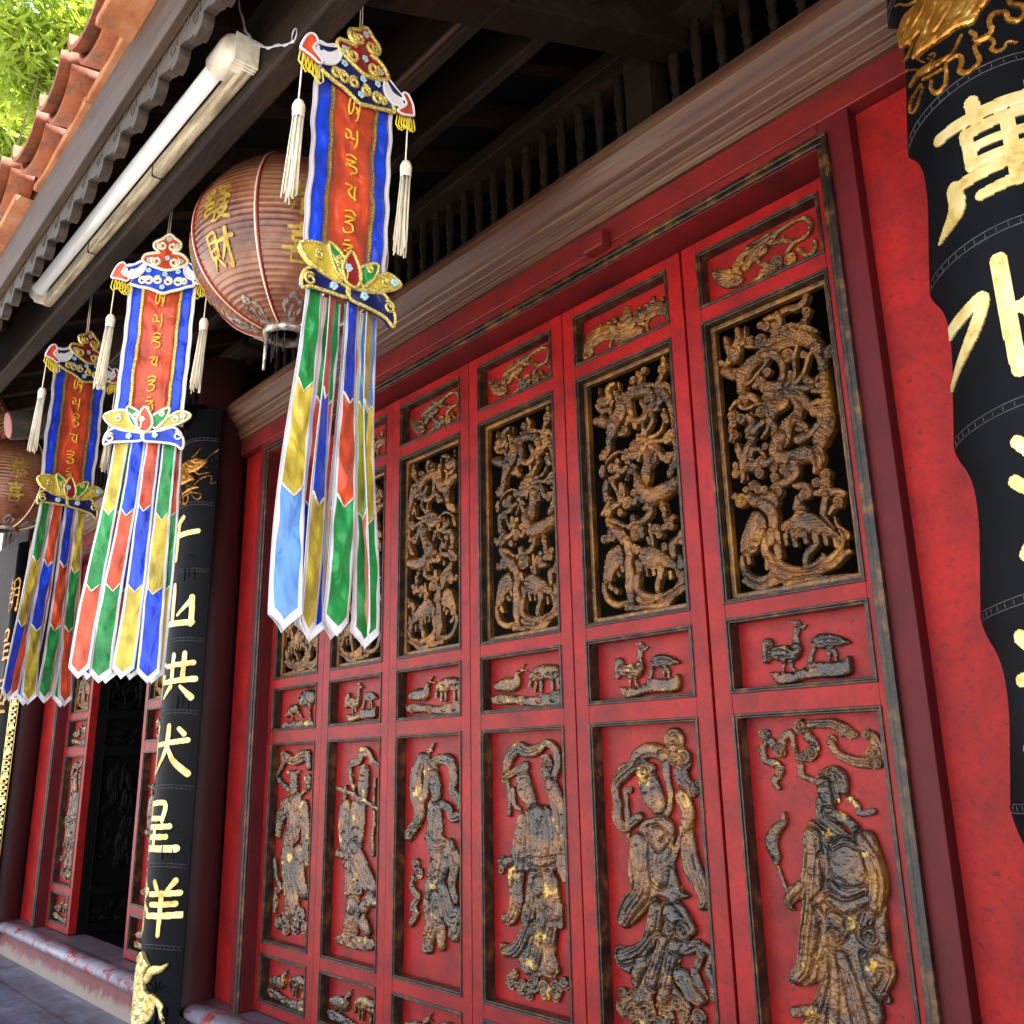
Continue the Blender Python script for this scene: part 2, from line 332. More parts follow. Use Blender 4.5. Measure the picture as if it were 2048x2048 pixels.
def nose_fn(nt):
    v = coords(nt, (1, 1, 1.6))
    a = ramp(nt, noise(nt, 10, 5, 0.6, v), [(0.35, (0.20, 0.18, 0.23)), (0.65, (0.33, 0.30, 0.36))])
    k = ramp(nt, noise(nt, 8.5, 9, 0.78, v), [(0.535, (0, 0, 0)), (0.56, (1, 1, 1))])
    return mixc(nt, k, a, (0.30, 0.018, 0.014))
M['nose'] = mat('peeling_lilac_and_red_paint', nose_fn, 0.5, 0.0, (fine(22, 6), 0.4, 0.006), coat=0.15)
M['sill'] = mat('dusty_purple_sill', worn((0.13, 0.085, 0.11), (0.06, 0.03, 0.04), (0.30, 0.26, 0.30), 6.0), 0.5)
def brick_mat(name, c1, c2, mo, bw, bh, rough):
    def f(nt):
        t = nt.nodes.new('ShaderNodeTexCoord'); b = nt.nodes.new('ShaderNodeTexBrick'); nt.links.new(t.outputs['Object'], b.inputs['Vector'])
        b.inputs['Scale'].default_value = 1.0; b.inputs['Brick Width'].default_value = bw; b.inputs['Row Height'].default_value = bh
        b.inputs['Mortar Size'].default_value = 0.010; b.inputs['Color1'].default_value = (*c1, 1); b.inputs['Color2'].default_value = (*c2, 1); b.inputs['Mortar'].default_value = (*mo, 1)
        n = ramp(nt, noise(nt, 3.4, 9, 0.72, coords(nt, (1, 2.4, 1)), 0.5), [(0.34, (0.35, 0.36, 0.40)), (0.52, (0.9, 0.9, 0.95)), (0.70, (1.8, 1.8, 1.75))])  # pale streaks put the floor's sheen into the colour
        m = nt.nodes.new('ShaderNodeMix'); m.data_type = 'RGBA'; m.blend_type = 'MULTIPLY'; m.inputs[0].default_value = 1.0
        nt.links.new(b.outputs[0], m.inputs[6]); nt.links.new(n, m.inputs[7]); return m.outputs[2]
    return mat(name, f, rough, 0.0, (fine(20, 6), 0.2, 0.004))
M['floor'] = brick_mat('blue_grey_floor_slabs', (0.085, 0.105, 0.16), (0.125, 0.15, 0.21), (0.06, 0.06, 0.07), 0.42, 0.42, 0.3)
M['yard'] = brick_mat('sunlit_courtyard_paving', (0.44, 0.40, 0.35), (0.50, 0.45, 0.39), (0.28, 0.25, 0.22), 0.5, 0.5, 0.75)
M['leafA'] = mat('bright_leaf', lambda nt: ramp(nt, noise(nt, 0.9, 3, 0.5, coords(nt)), [(0.35, (0.16, 0.26, 0.018)), (0.65, (0.40, 0.50, 0.05))]), 0.45, trans=0.55)
M['bark'] = mat('bark', (0.12, 0.085, 0.055), 0.9)
M['sign_red'] = mat('faded_sign_red', worn((0.26, 0.05, 0.04), (0.14, 0.03, 0.025), (0.4, 0.2, 0.12), 12.0), 0.6)
M['pink_end'] = mat('pink_beam_end', worn((0.30, 0.115, 0.095), (0.16, 0.06, 0.05), (0.4, 0.25, 0.2), 9.0), 0.6)
# ------------------------------------------------------------------ carved relief from strokes
def fbm(shape, cells, octaves, seed):
    r = np.random.default_rng(seed); out = np.zeros(shape); amp = 1.0
    for o in range(octaves):
        gh, gw = max(2, int(shape[0] / cells * 2 ** o) + 2), max(2, int(shape[1] / cells * 2 ** o) + 2)
        g = r.standard_normal((gh, gw))
        yy = np.linspace(0, gh - 1.001, shape[0]); xx = np.linspace(0, gw - 1.001, shape[1])
        yi, xi = yy.astype(int), xx.astype(int); fy = (yy - yi)[:, None]; fx = (xx - xi)[None, :]
        fy = fy * fy * (3 - 2 * fy); fx = fx * fx * (3 - 2 * fx)
        a = g[yi][:, xi]; b = g[yi][:, xi + 1]; c = g[yi + 1][:, xi]; d = g[yi + 1][:, xi + 1]
        out += amp * ((a * (1 - fx) + b * fx) * (1 - fy) + (c * (1 - fx) + d * fx) * fy); amp *= 0.5
    return out

class Relief:
    def __init__(s, u0, u1, v0, v1, cell, k=1.0):
        s.u0, s.v0, s.c, s.k = u0, v0, cell, k; s.folds = False
        s.nu, s.nv = int((u1 - u0) / cell) + 1, int((v1 - v0) / cell) + 1
        s.U = u0 + cell * np.arange(s.nu); s.V = v0 + cell * np.arange(s.nv)
        s.h = np.zeros((s.nv, s.nu)); s.mask = np.zeros((s.nv, s.nu), bool)
    def win(s, a, b, c, d):
        i0, i1 = max(0, int((a - s.u0) / s.c) - 1), min(s.nu, int((b - s.u0) / s.c) + 3)
        j0, j1 = max(0, int((c - s.v0) / s.c) - 1), min(s.nv, int((d - s.v0) / s.c) + 3)
        return (slice(j0, j1), slice(i0, i1)) if i1 > i0 and j1 > j0 else None
    def _over(s, sl, q, dm, H, base):
        F = base + H * np.sqrt(np.clip(1 - q ** 3, 0, 1)); h = s.h[sl]; mk = s.mask[sl]
        rim = (dm > 0) & (dm < 0.0034 * s.k) & mk; h[rim] *= 0.60
        ins = q < 1; h[ins] = np.maximum(h[ins] * 0.55, F[ins] + 0.28 * h[ins]); mk[ins] = True
    def stroke(s, P, scales=False, H=None, base=None):
        P = np.array(P, float)
        if len(P) == 1: P = np.vstack([P, P + [[1e-5, 0, 0]]])
        Q = smooth_path(P, per=8); rmax = Q[:, 2].max() + 0.006
        sl = s.win(Q[:, 0].min() - rmax, Q[:, 0].max() + rmax, Q[:, 1].min() - rmax, Q[:, 1].max() + rmax)
        if sl is None: return
        uu, vv = np.meshgrid(s.U[sl[1]], s.V[sl[0]]); q = np.full(uu.shape, 9.0); dm = np.full(uu.shape, 9.0)
        seg = np.linalg.norm(np.diff(Q[:, :2], axis=0), axis=1).sum(); n = int(min(220, max(len(Q), seg / max(0.3 * Q[:, 2].mean(), s.c * 0.8))))
        t = np.linspace(0, len(Q) - 1, n); ti = np.minimum(t.astype(int), len(Q) - 2); f = (t - ti)[:, None]; S = Q[ti] * (1 - f) + Q[ti + 1] * f
        for (x, y, r) in S:
            r = max(r, 0.6 * s.c); d = np.hypot(uu - x, vv - y); np.minimum(q, d / r, out=q); np.minimum(dm, d - r, out=dm)
        r = Q[:, 2].mean()
        s._over(sl, q, dm, (min(0.62 * r, 0.014) if H is None else H) * s.k, (0.005 if base is None else base) * s.k)
        if scales:
            T = np.gradient(S[:, :2], axis=0); T /= (np.linalg.norm(T, axis=1)[:, None] + 1e-9); N = np.stack([-T[:, 1], T[:, 0]], 1)
            step = max(0.0095, 2.6 * s.c); acc = 0; row = 0
            for i in range(1, len(S)):
                acc += np.linalg.norm(S[i, :2] - S[i - 1, :2])
                if acc < step * 0.8: continue
                acc = 0; row += 1; r0 = S[i, 2]; m = max(1, int(2 * r0 * 0.8 / step))
                for k in range(m):
                    o = (k - (m - 1) / 2 + (0.25 if row % 2 else -0.25)) * step; p = S[i, :2] + N[i] * o; s.bump(p[0], p[1], step * 0.60, 0.0042 * s.k)
    def fold(s, P):
        Q = smooth_path(np.array(P, float), per=4); T = np.gradient(Q[:, :2], axis=0); T /= (np.linalg.norm(T, axis=1)[:, None] + 1e-9); N = np.stack([-T[:, 1], T[:, 0]], 1)
        s.G = np.zeros_like(s.h); ks = (-0.5, 0.0, 0.5) if Q[:, 2].mean() > 0.024 else (-0.35, 0.35)
        for i, k in enumerate(ks):
            m = len(Q); a = int(m * (0.05 + 0.12 * ((i * 7 + m) % 3))); L_ = Q[a:m - int(m * 0.08) if i % 2 else m]
            if len(L_) > 2:
                w_ = k + 0.08 * np.sin(np.linspace(0, 6, len(L_)) + i); P2_ = np.column_stack([L_[:, :2] + N[a:a + len(L_)] * (L_[:, 2] * w_)[:, None], np.clip(L_[:, 2] * 0.14, 0.0022, 0.0045)])
                s.groove(P2_[::2] if len(P2_) > 6 else P2_, 0.0050 * s.k)
        s.h = np.where(s.mask, np.maximum(s.h - s.G, 0.002), s.h)
    def head(s, P):                                     # smooth oval with hairline, eyes, nose and mouth cut in
        s.stroke(P, H=min(0.75 * P[0][2], 0.016)); A, B = np.array(P[0]), np.array(P[-1]); r = np.mean([p[2] for p in P])
        a = A[:2] + (A[:2] - B[:2]) / (np.linalg.norm(A[:2] - B[:2]) + 1e-9) * A[2] * 0.7; d = B[:2] + (B[:2] - A[:2]) / (np.linalg.norm(A[:2] - B[:2]) + 1e-9) * B[2] * 0.7 - a
        n = np.array([-d[1], d[0]]) / (np.linalg.norm(d) + 1e-9); pt = lambda t, o: a + d * t + n * o * r
        s.G = np.zeros_like(s.h); g = max(0.10 * r, 0.0022)
        s.groove([(*pt(0.30, -0.85), g), (*pt(0.22, 0.0), g), (*pt(0.30, 0.85), g)], 0.0035 * s.k)
        for o in (-0.42, 0.42): s.groove([(*pt(0.47, o - 0.22), g * 0.8), (*pt(0.455, o), g), (*pt(0.47, o + 0.22), g * 0.8)], 0.0045 * s.k)
        s.groove([(*pt(0.76, -0.25), g * 0.8), (*pt(0.78, 0.0), g), (*pt(0.76, 0.25), g * 0.8)], 0.0040 * s.k)
        for o in (-0.24, 0.24): s.groove([(*pt(0.50, o * 0.7), g * 0.6), (*pt(0.66, o), g * 0.7)], 0.0030 * s.k)
        s.h = np.where(s.mask, np.maximum(s.h - s.G, 0.002), s.h); q = pt(0.62, 0); s.bump(q[0], q[1], 0.2 * r, 0.003 * s.k)
    def bump(s, x, y, r, a):
        sl = s.win(x - r, x + r, y - r, y + r)
        if sl is None: return
        uu, vv = np.meshgrid(s.U[sl[1]], s.V[sl[0]]); q = ((uu - x) ** 2 + (vv - y) ** 2) / (r * r)
        s.h[sl] += np.where((q < 1) & s.mask[sl], a * (1 - q), 0)
    def groove(s, P, depth):
        Q = smooth_path(np.array(P, float), per=8)
        for i in range(len(Q) - 1):
            n = max(1, int(np.linalg.norm(Q[i + 1, :2] - Q[i, :2]) / (0.5 * max(Q[i, 2], s.c))))
            for t in np.linspace(0, 1, n, endpoint=False):
                x, y, r = Q[i] * (1 - t) + Q[i + 1] * t; r = max(r, 1.05 * s.c); sl = s.win(x - r, x + r, y - r, y + r)
                if sl is None: continue
                uu, vv = np.meshgrid(s.U[sl[1]], s.V[sl[0]]); q = ((uu - x) ** 2 + (vv - y) ** 2) / (r * r)
                g = s.G[sl]; np.maximum(g, depth * np.clip(1 - q, 0, 1), out=g)
    def curl(s, x, y, r):
        s.stroke([(x, y, r)], H=min(0.55 * r, 0.011))
        s.G = np.zeros_like(s.h); a0 = (x * 917 + y * 533) % 6.28; sg = 1 if int(x * 1e4) % 2 else -1
        s.groove([(x + r * (0.84 - 0.66 * t) * math.cos(a0 + sg * t * 9.5), y + r * (0.84 - 0.66 * t) * math.sin(a0 + sg * t * 9.5), 0.17 * r) for t in np.linspace(0, 1, 12)], 0.0075 * s.k)
        s.h = np.where(s.mask, np.maximum(s.h - s.G, 0.0015), s.h)
    def poly(s, P, H=0.013, bev=0.012, sm=True):
        Q = smooth_path(np.array(P, float), True, 4) if sm else np.array(P, float)
        sl = s.win(Q[:, 0].min() - 0.006, Q[:, 0].max() + 0.006, Q[:, 1].min() - 0.006, Q[:, 1].max() + 0.006)
        if sl is None: return
        uu, vv = np.meshgrid(s.U[sl[1]], s.V[sl[0]]); ins = np.zeros(uu.shape, bool); d = np.full(uu.shape, 9.0)
        for i in range(len(Q)):
            (x0, y0), (x1, y1) = Q[i - 1], Q[i]
            if y0 != y1: ins ^= ((y0 > vv) != (y1 > vv)) & (uu < (x1 - x0) * (vv - y0) / (y1 - y0) + x0)
            L = (x1 - x0) ** 2 + (y1 - y0) ** 2 + 1e-12; t = np.clip(((uu - x0) * (x1 - x0) + (vv - y0) * (y1 - y0)) / L, 0, 1)
            np.minimum(d, np.hypot(uu - x0 - t * (x1 - x0), vv - y0 - t * (y1 - y0)), out=d)
        q = np.where(ins, 1 - np.minimum(d / bev, 1), 1.5)
        s._over(sl, q, np.where(ins, -d, d), H * s.k, 0.005 * s.k)
    def run(s, ops):
        for o in ops:
            k, P = o[0], o[1]
            if k == 's':
                s.stroke(P)
                if s.folds and np.mean([p[2] for p in P]) > 0.014 and len(P) > 2: s.fold(P)
            elif k == 'S': s.stroke(P, True)
            elif k == 'h': s.head(P)
            elif k == 'c':
                for p in P: s.curl(*p)
            elif k == 'p': s.poly([(a, b) for a, b in P])
            elif k == 'w':                              # wing: plate with feather grooves fanning from its first point
                s.poly([(a, b) for a, b in P], 0.010, 0.014); s.G = np.zeros_like(s.h); A = np.array(P[0])
                C = np.array(P).mean(0)
                for j in range(1, len(P)):
                    for f in (0.0, 0.5):
                        B = np.array(P[j]) * (1 - f) + np.array(P[(j + 1) % len(P)]) * f
                        s.groove([(*(A * 0.75 + B * 0.25), 0.0022), (*(A * 0.45 + B * 0.55 + (C - A) * 0.08), 0.0026), (*(A * 0.1 + B * 0.9), 0.003)], 0.0035 * s.k)
                s.h = np.where(s.mask, np.maximum(s.h - s.G, 0.002), s.h)
            elif k == 'g':
                s.G = np.zeros_like(s.h); s.groove(P, 0.005 * s.k); s.h = np.where(s.mask, np.maximum(s.h - s.G, 0.002), s.h)
    def mesh(s, name, fmap, back, mats, parent, seed=1, rough=0.0009, skirt=True):
        h = s.h.copy(); m = s.mask
        for _ in range(1):
            a = np.where(m, h, 0); w_ = m.astype(float); A = a.copy(); W = w_.copy()
            for dy, dx in ((0, 1), (0, -1), (1, 0), (-1, 0)): A += np.roll(a, (dy, dx), (0, 1)); W += np.roll(w_, (dy, dx), (0, 1))
            h = np.where(m, A / np.maximum(W, 1), 0)
        if rough: h = h + np.where(m, rough * s.k * (fbm(h.shape, 0.02 / s.c, 4, seed) + 0.9 * np.abs(fbm(h.shape, 0.010 / s.c, 3, seed + 9))), 0)
        idx = -np.ones(h.shape, int); jj, ii = np.nonzero(m); idx[jj, ii] = np.arange(len(jj))
        V = fmap(s.U[ii], s.V[jj], h[jj, ii])
        q = m[:-1, :-1] & m[1:, :-1] & m[:-1, 1:] & m[1:, 1:]
        a, b = np.nonzero(q); F = np.stack([idx[a, b], idx[a, b + 1], idx[a + 1, b + 1], idx[a + 1, b]], 1)
        nF = len(F)
        if skirt:
            e = []
            P = np.pad(q, 1)
            for (dj, di, p0, p1) in ((-1, 0, (0, 0), (0, 1)), (1, 0, (1, 1), (1, 0)), (0, -1, (1, 0), (0, 0)), (0, 1, (0, 1), (1, 1))):
                nb = P[1 + dj:P.shape[0] - 1 + dj, 1 + di:P.shape[1] - 1 + di]; x, y = np.nonzero(q & ~nb)
                e.append(np.stack([idx[x + p0[0], y + p0[1]], idx[x + p1[0], y + p1[1]]], 1))
            e = np.vstack(e); used = np.unique(e); re = -np.ones(len(V), int); re[used] = np.arange(len(used))
            VT = V[used]; VB = fmap(s.U[ii[used]], s.V[jj[used]], np.full(len(used), -back)); n0 = len(V); n1 = n0 + len(used)
            V = np.vstack([V, VT, VB]); F = np.vstack([F, np.stack([n0 + re[e[:, 1]], n0 + re[e[:, 0]], n1 + re[e[:, 0]], n1 + re[e[:, 1]]], 1)])
        me = bpy.data.meshes.new(name); me.vertices.add(len(V)); me.vertices.foreach_set('co', V.astype(np.float32).ravel())
        me.loops.add(4 * len(F)); me.loops.foreach_set('vertex_index', F.astype(np.int32).ravel())
        me.polygons.add(len(F)); me.polygons.foreach_set('loop_start', np.arange(0, 4 * len(F), 4, dtype=np.int32))
        sm = np.ones(len(F), bool); me.polygons.foreach_set('use_smooth', sm)
        me.update(calc_edges=True); me.validate()
        return link(name, me, mats, parent)

def parse(txt):
    out = []
    for ln in txt.replace('\n', ';').split(';'):
        ln = ln.strip()
        if not ln: continue
        k, r = ln[0], ln[1:].split(); out.append((k, [tuple(float(x) for x in p.split(',')) for p in r]))
    return out
HW = 0.6
def survey(txts, crop, y, xoff):
    """strokes read off an enlarged part of the photograph -> metres on the plane at depth y"""
    ox, oy, sc = crop; ops = []
    for k, P in parse(txts):
        Q = []
        for p in P:
            X, Y = ox + p[0] / sc, oy + p[1] / sc; W = onY(X, Y, y)
            if len(p) > 2:
                W2 = onY(X, Y + 4, y); W3 = onY(X + 4, Y, y); rv, rh = abs(W2[2] - W[2]) / 4, abs(W3[0] - W[0]) / 4; Q.append((W[0] - xoff, W[2], p[2] / sc * rv ** (1 - HW) * rh ** HW))
            else: Q.append((W[0] - xoff, W[2]))
        ops.append((k, Q))
    return ops
# ------------------------------------------------------------------ the carvings, stroke by stroke
EDGE = [-4.405, -3.852, -3.300, -2.744, -2.186, -1.624]           # left edges of the six leaves
ZL = 0.03
A1 = (1420, 540, 5.682); A2 = (1420, 880, 5.682); B1 = (1160, 700, 7.431); B2 = (1160, 960, 7.431)
latA = survey("""
s 170,770,25 200,880,45 250,960,60 200,1040,40 160,1090,25
s 310,680,35 320,780,50 290,900,70 280,1000,60; s 390,640,10 385,740,15 370,830,20
s 420,850,40 520,850,40 600,830,40; s 620,560,30 760,500,40 860,440,40 980,420,45 1060,360,45 1090,290,40
s 760,500,40 780,600,40 700,690,35; s 1090,500,40 1040,600,50 960,640,50
c 570,790,75 630,640,55 725,620,40 1090,470,60 450,790,50
S 620,930,80 700,850,95 820,780,100 960,750,100 1100,780,95 1200,850,85 1260,960,75 1290,1100,65 1310,1300,60 1330,1500,70 1350,1640,80 1340,1760,95 1250,1932,105
s 700,740,25 830,650,32 960,620,28 1080,640,28 1200,690,22; c 820,660,30 920,620,30 1020,625,30 1120,655,28
s 700,930,40 820,870,35 920,840,30 980,850,25; c 870,970,80 1050,955,45 1110,970,35
s 990,860,20 950,960,25 950,1080,25 950,1180,30 920,1270,35; s 1180,890,25 1110,980,30 1070,1120,25 1010,1230,30 940,1290,30
s 160,1150,50 240,1180,65 340,1180,70
S 620,980,80 520,1020,75 430,1100,85 380,1200,85 360,1320,60 370,1430,50 400,1500,40
s 640,1050,15 560,1140,20 480,1230,20 420,1300,15; s 640,960,50 720,960,50 790,1020,45 820,1120,40 810,1220,40 760,1290,40
c 560,1260,60 640,1160,55 500,1310,40
s 620,1330,70 700,1340,80 790,1330,70 860,1310,50; s 660,1450,80 760,1480,90 850,1430,70; s 640,1520,60 700,1580,60
c 670,1340,35 800,1430,50 690,1530,45; s 880,1300,30 890,1400,32 850,1520,36 760,1590,40 700,1620,36
s 900,1160,30 890,1270,35 870,1310,30; s 930,1340,40 1050,1340,45 1150,1290,40 1230,1200,20 1290,1180,10; s 1090,1240,50 1150,1270,40
c 1230,1310,40; s 1160,1370,30 1250,1370,30
S 960,1440,55 1010,1550,65 980,1660,70 900,1720,70 860,1800,85 830,1920,100
s 920,1420,50 1000,1410,45 1080,1480,45 1120,1560,40 1200,1600,50 1260,1560,60; s 1130,1520,36 1220,1490,36 1290,1500,26; c 1170,1620,45
s 1250,1640,50 1240,1700,30; s 220,1580,20 290,1490,25 350,1560,25 430,1560,25 520,1520,22 620,1520,22; s 340,1470,40 450,1430,45 520,1480,35
c 260,1660,70 350,1690,60 570,1610,65 690,1660,45 450,1650,45 270,1870,55
s 430,1660,35 470,1740,45 430,1820,50 480,1800,35; s 640,1580,20 640,1700,20 640,1800,18 580,1900,18
s 590,1720,35 500,1820,30 440,1932,30; s 660,1700,40 720,1780,40 720,1870,40; s 1260,1720,35 1180,1810,45 1080,1880,60 1000,1920,60
c 1010,1790,55; s 980,1720,40 1060,1760,40 1100,1820,30; s 240,1700,30 230,1800,30 250,1932,35
""", A1, ZL, EDGE[5]) + survey("""
S 800,-20,90 750,80,90 760,180,92 830,220,100 950,200,105 1080,160,105 1180,180,90 1230,270,60 1210,360,40
s 1230,100,40 1270,200,35 1260,290,20; s 300,60,40 330,160,35 350,240,30; s 460,-10,40 420,80,45 380,180,45 360,300,40 370,430,30 350,480,12
s 480,100,30 560,110,25 600,200,30 520,260,35 450,200,30 470,120,25; s 440,300,60 520,300,60 580,220,45
c 280,290,45 285,380,55 560,380,60 720,310,60 830,340,55 920,320,40 730,430,60 880,410,60 620,70,45
s 620,260,50 700,230,40; s 960,270,50 970,380,50 900,460,50 800,500,50 720,540,45; c 480,510,60 540,560,55 610,560,45 760,590,70 400,560,40 350,690,85
s 450,640,50 520,700,70 620,660,60 700,640,60 740,720,50; s 600,740,60 690,800,70 720,900,65 720,1000,60
s 960,520,30 1050,530,60 1100,590,70 1010,660,50 980,760,45 1040,790,60; c 1060,620,55
c 1310,390,75 1200,480,60 1300,500,70 1260,570,45; s 1200,600,40 1320,590,50 1440,590,50 1510,610,45
s 1320,620,45 1290,720,45 1280,830,45 1320,930,40 1380,1000,35; c 1450,690,70; s 1480,740,30 1400,760,35 1350,830,25
s 1410,880,15 1450,980,25 1540,1060,45 1560,1100,30
s 620,1050,50 630,1160,50 620,1260,55 680,1340,60 760,1400,60 860,1460,60 980,1490,60 1100,1480,60 1250,1430,60 1380,1350,60 1470,1250,50 1510,1150,35 1480,1040,25
w 600,850 640,960 620,1080 560,1200 500,1300 400,1330 350,1300 350,1150 390,1020 440,900 500,800
s 420,1300,30 440,1390,30; s 500,1180,40 530,1190,35
w 830,930 930,860 1000,790 1130,820 1270,890 1380,990 1470,1090 1490,1180 1440,1230 1380,1120 1300,1090 1200,1080 1100,1060 980,1040 870,1060 800,1000
s 1420,1120,35 1430,1200,30; s 1300,1090,30 1320,1180,28; s 1180,1080,40 1200,1180,40 1120,1260,40 1080,1350,35 1080,1420,30; s 1060,1060,35 1090,1160,30
s 940,1060,40 970,1190,35; s 850,1080,30 860,1180,25; s 760,1060,35 770,1170,35; s 690,1040,45 700,1160,40
s 760,1220,50 780,1320,50; s 1100,1440,30 1200,1400,35 1280,1330,30 1270,1290,15; s 360,1330,25 370,1450,40 430,1550,45 560,1600,55 680,1560,55 720,1480,40 680,1440,20
s 640,1370,30 650,1450,35; s 400,1600,40 480,1650,40 600,1680,40 740,1600,50 840,1580,50 880,1660,40
s 760,1480,50 860,1540,60 1000,1560,60 1150,1540,50 1300,1470,40 1420,1420,30 1550,1280,40 1600,1270,25; s 900,1640,40 1050,1610,40 1250,1580,40 1600,1540,30
s 230,0,35 250,-60,30; s 420,-40,30 480,-20,30
""", A2, ZL, EDGE[5])
latB = survey("""
s 270,830,45 300,760,60 370,760,80 430,700,50 400,600,45 440,540,40 500,500,30; s 250,820,25 270,880,30 340,900,35 430,860,30 480,760,25
s 560,480,15 565,580,15 520,640,20; s 270,560,10 270,680,12; S 240,1060,50 320,1060,80 420,1080,80 520,1050,100 590,950,100 610,830,80 570,690,50 540,630,35
s 430,880,35 460,980,40; S 640,690,45 740,660,70 860,620,75 980,610,75 1060,680,70 1070,780,50; s 720,570,25 880,520,30 1050,510,30 1130,560,25
c 780,450,60; s 870,480,35 890,400,40 850,340,40; c 1230,280,90; s 1200,380,50 1170,460,45 1130,540,40; s 1240,200,40 1230,120,40
s 1130,600,30 1180,560,45 1250,510,45 1310,560,35 1330,640,25; s 1180,640,60 1190,740,60 1140,800,45
s 720,760,50 740,900,45 760,1020,45 860,1050,55 950,980,60 960,870,45 910,770,40; c 1040,850,55; s 1060,900,35 1130,860,30
S 480,1150,90 450,1250,70 430,1350,45 430,1450,40 390,1510,70; c 650,1190,70 610,1230,50; s 690,1080,40 710,1000,35
S 1240,620,40 1300,720,65 1340,820,60 1370,950,45 1390,1100,30 1400,1300,30 1420,1450,45 1430,1600,60 1380,1730,60 1330,1860,50
s 1240,880,20 1220,960,20 1230,1080,22 1190,1190,25 1110,1260,30 1010,1310,40; s 1250,960,50 1290,1050,40
s 1040,940,35 1070,1020,30 1030,1120,35 980,1200,35 950,1280,40; s 920,1110,25 930,1200,30 900,1260,30
s 1010,1370,40 1110,1350,35 1220,1340,35 1290,1270,50 1340,1210,40; c 1340,1270,50; s 1270,1360,35 1340,1330,35
s 760,1450,50 800,1400,60 880,1350,60 930,1320,40; s 860,1270,35 870,1330,40; s 740,1480,40 830,1490,60 900,1450,60; s 960,1320,30 960,1440,35 920,1500,40
c 640,1590,45 690,1650,40 740,1490,40; s 700,1560,50 800,1570,55 880,1540,40 870,1640,25; s 720,1640,15 725,1750,15 700,1850,15 660,1932,15
S 1050,1480,70 1010,1560,80 1020,1660,75 990,1780,75 960,1930,90; s 1050,1430,45 1130,1450,55 1180,1540,45 1230,1600,45 1300,1560,45 1370,1530,35
c 1280,1620,60 1340,1560,40; s 1110,1560,30 1100,1660,25; c 350,1560,70 330,1590,50; s 300,1820,15 380,1660,20 480,1550,20 580,1510,18 680,1530,15
c 470,1750,70; s 540,1640,40 540,1760,50 600,1800,45 680,1740,35; s 330,1740,40 320,1860,45; c 780,1740,50; s 780,1800,35 820,1880,30; s 560,1860,40 420,1932,40
""", B1, ZL, EDGE[4]) + survey("""
S 870,0,80 900,120,95 1000,230,120 1120,230,130 1230,170,120 1350,100,110 1440,20,70; s 380,40,50 370,160,50 390,280,50; s 430,300,50 440,380,55 420,470,55 400,540,30
s 470,40,30 520,140,25 560,240,20; s 600,60,35 590,180,40; s 640,110,30 640,240,30 580,330,40 500,380,50; s 330,500,35 380,410,35 440,330,35
c 700,340,90 590,480,55 790,190,55; s 800,330,50 840,270,40; c 960,400,55 910,290,45; s 860,640,45 960,580,50 1030,490,50 1040,410,40
S 1220,380,60 1250,470,45 1260,560,40 1300,650,70; s 1300,620,55 1370,560,55; c 1340,680,60 1380,560,50 1120,730,75 1180,810,60 1240,700,50
s 1030,660,30 1040,780,30 1060,900,40 1060,980,40; s 1000,860,30 1020,940,35; s 420,600,50 460,680,60 520,760,80 600,800,80 640,900,60
s 480,590,30 560,630,30 640,680,25; c 690,690,35; s 780,560,50 790,640,50 740,700,45; c 830,790,105; s 900,720,45 920,830,35; c 350,880,60 480,870,50; s 430,770,40 420,880,40
s 700,880,60 720,1000,70 740,1120,70 720,1240,70 740,1380,80 740,1500,80 740,1640,70 760,1760,60 760,1900,50; s 800,980,35 830,1080,30
w 560,960 600,1000 650,1130 640,1270 560,1320 500,1400 480,1500 420,1550 350,1550 350,1420 380,1200 440,1050; s 560,1380,35 580,1420,30
s 350,1560,35 370,1680,45 430,1800,45 560,1860,50 690,1820,40; s 440,1580,40 480,1620,30; s 620,1310,30 630,1350,25
w 870,1130 920,1010 1020,980 1170,1020 1320,1110 1450,1240 1520,1380 1480,1500 1440,1450 1390,1330 1250,1300 1100,1330 960,1310 860,1230
s 970,1320,30 990,1410,25; s 1080,1330,30 1090,1400,28; s 1190,1320,60 1190,1420,55 1150,1540,45 1150,1680,40; s 1330,1370,35 1340,1460,28
s 860,1400,50 840,1560,50 880,1680,55 1000,1740,60 1130,1750,60 1280,1720,60 1420,1640,60 1500,1520,60 1540,1380,40; s 860,1230,50 880,1340,45; s 1240,1720,30 1340,1640,30
s 1500,790,60 1460,880,60 1380,930,60 1370,1040,55 1390,1120,40; s 1500,920,40 1550,950,30; s 1480,1130,30 1500,1250,60 1560,1240,30
s 860,1760,40 950,1850,60 1060,1830,40; s 700,1900,50 1000,1890,40 1250,1850,60 1400,1720,40 1560,1600,40
""", B2, ZL, EDGE[4])
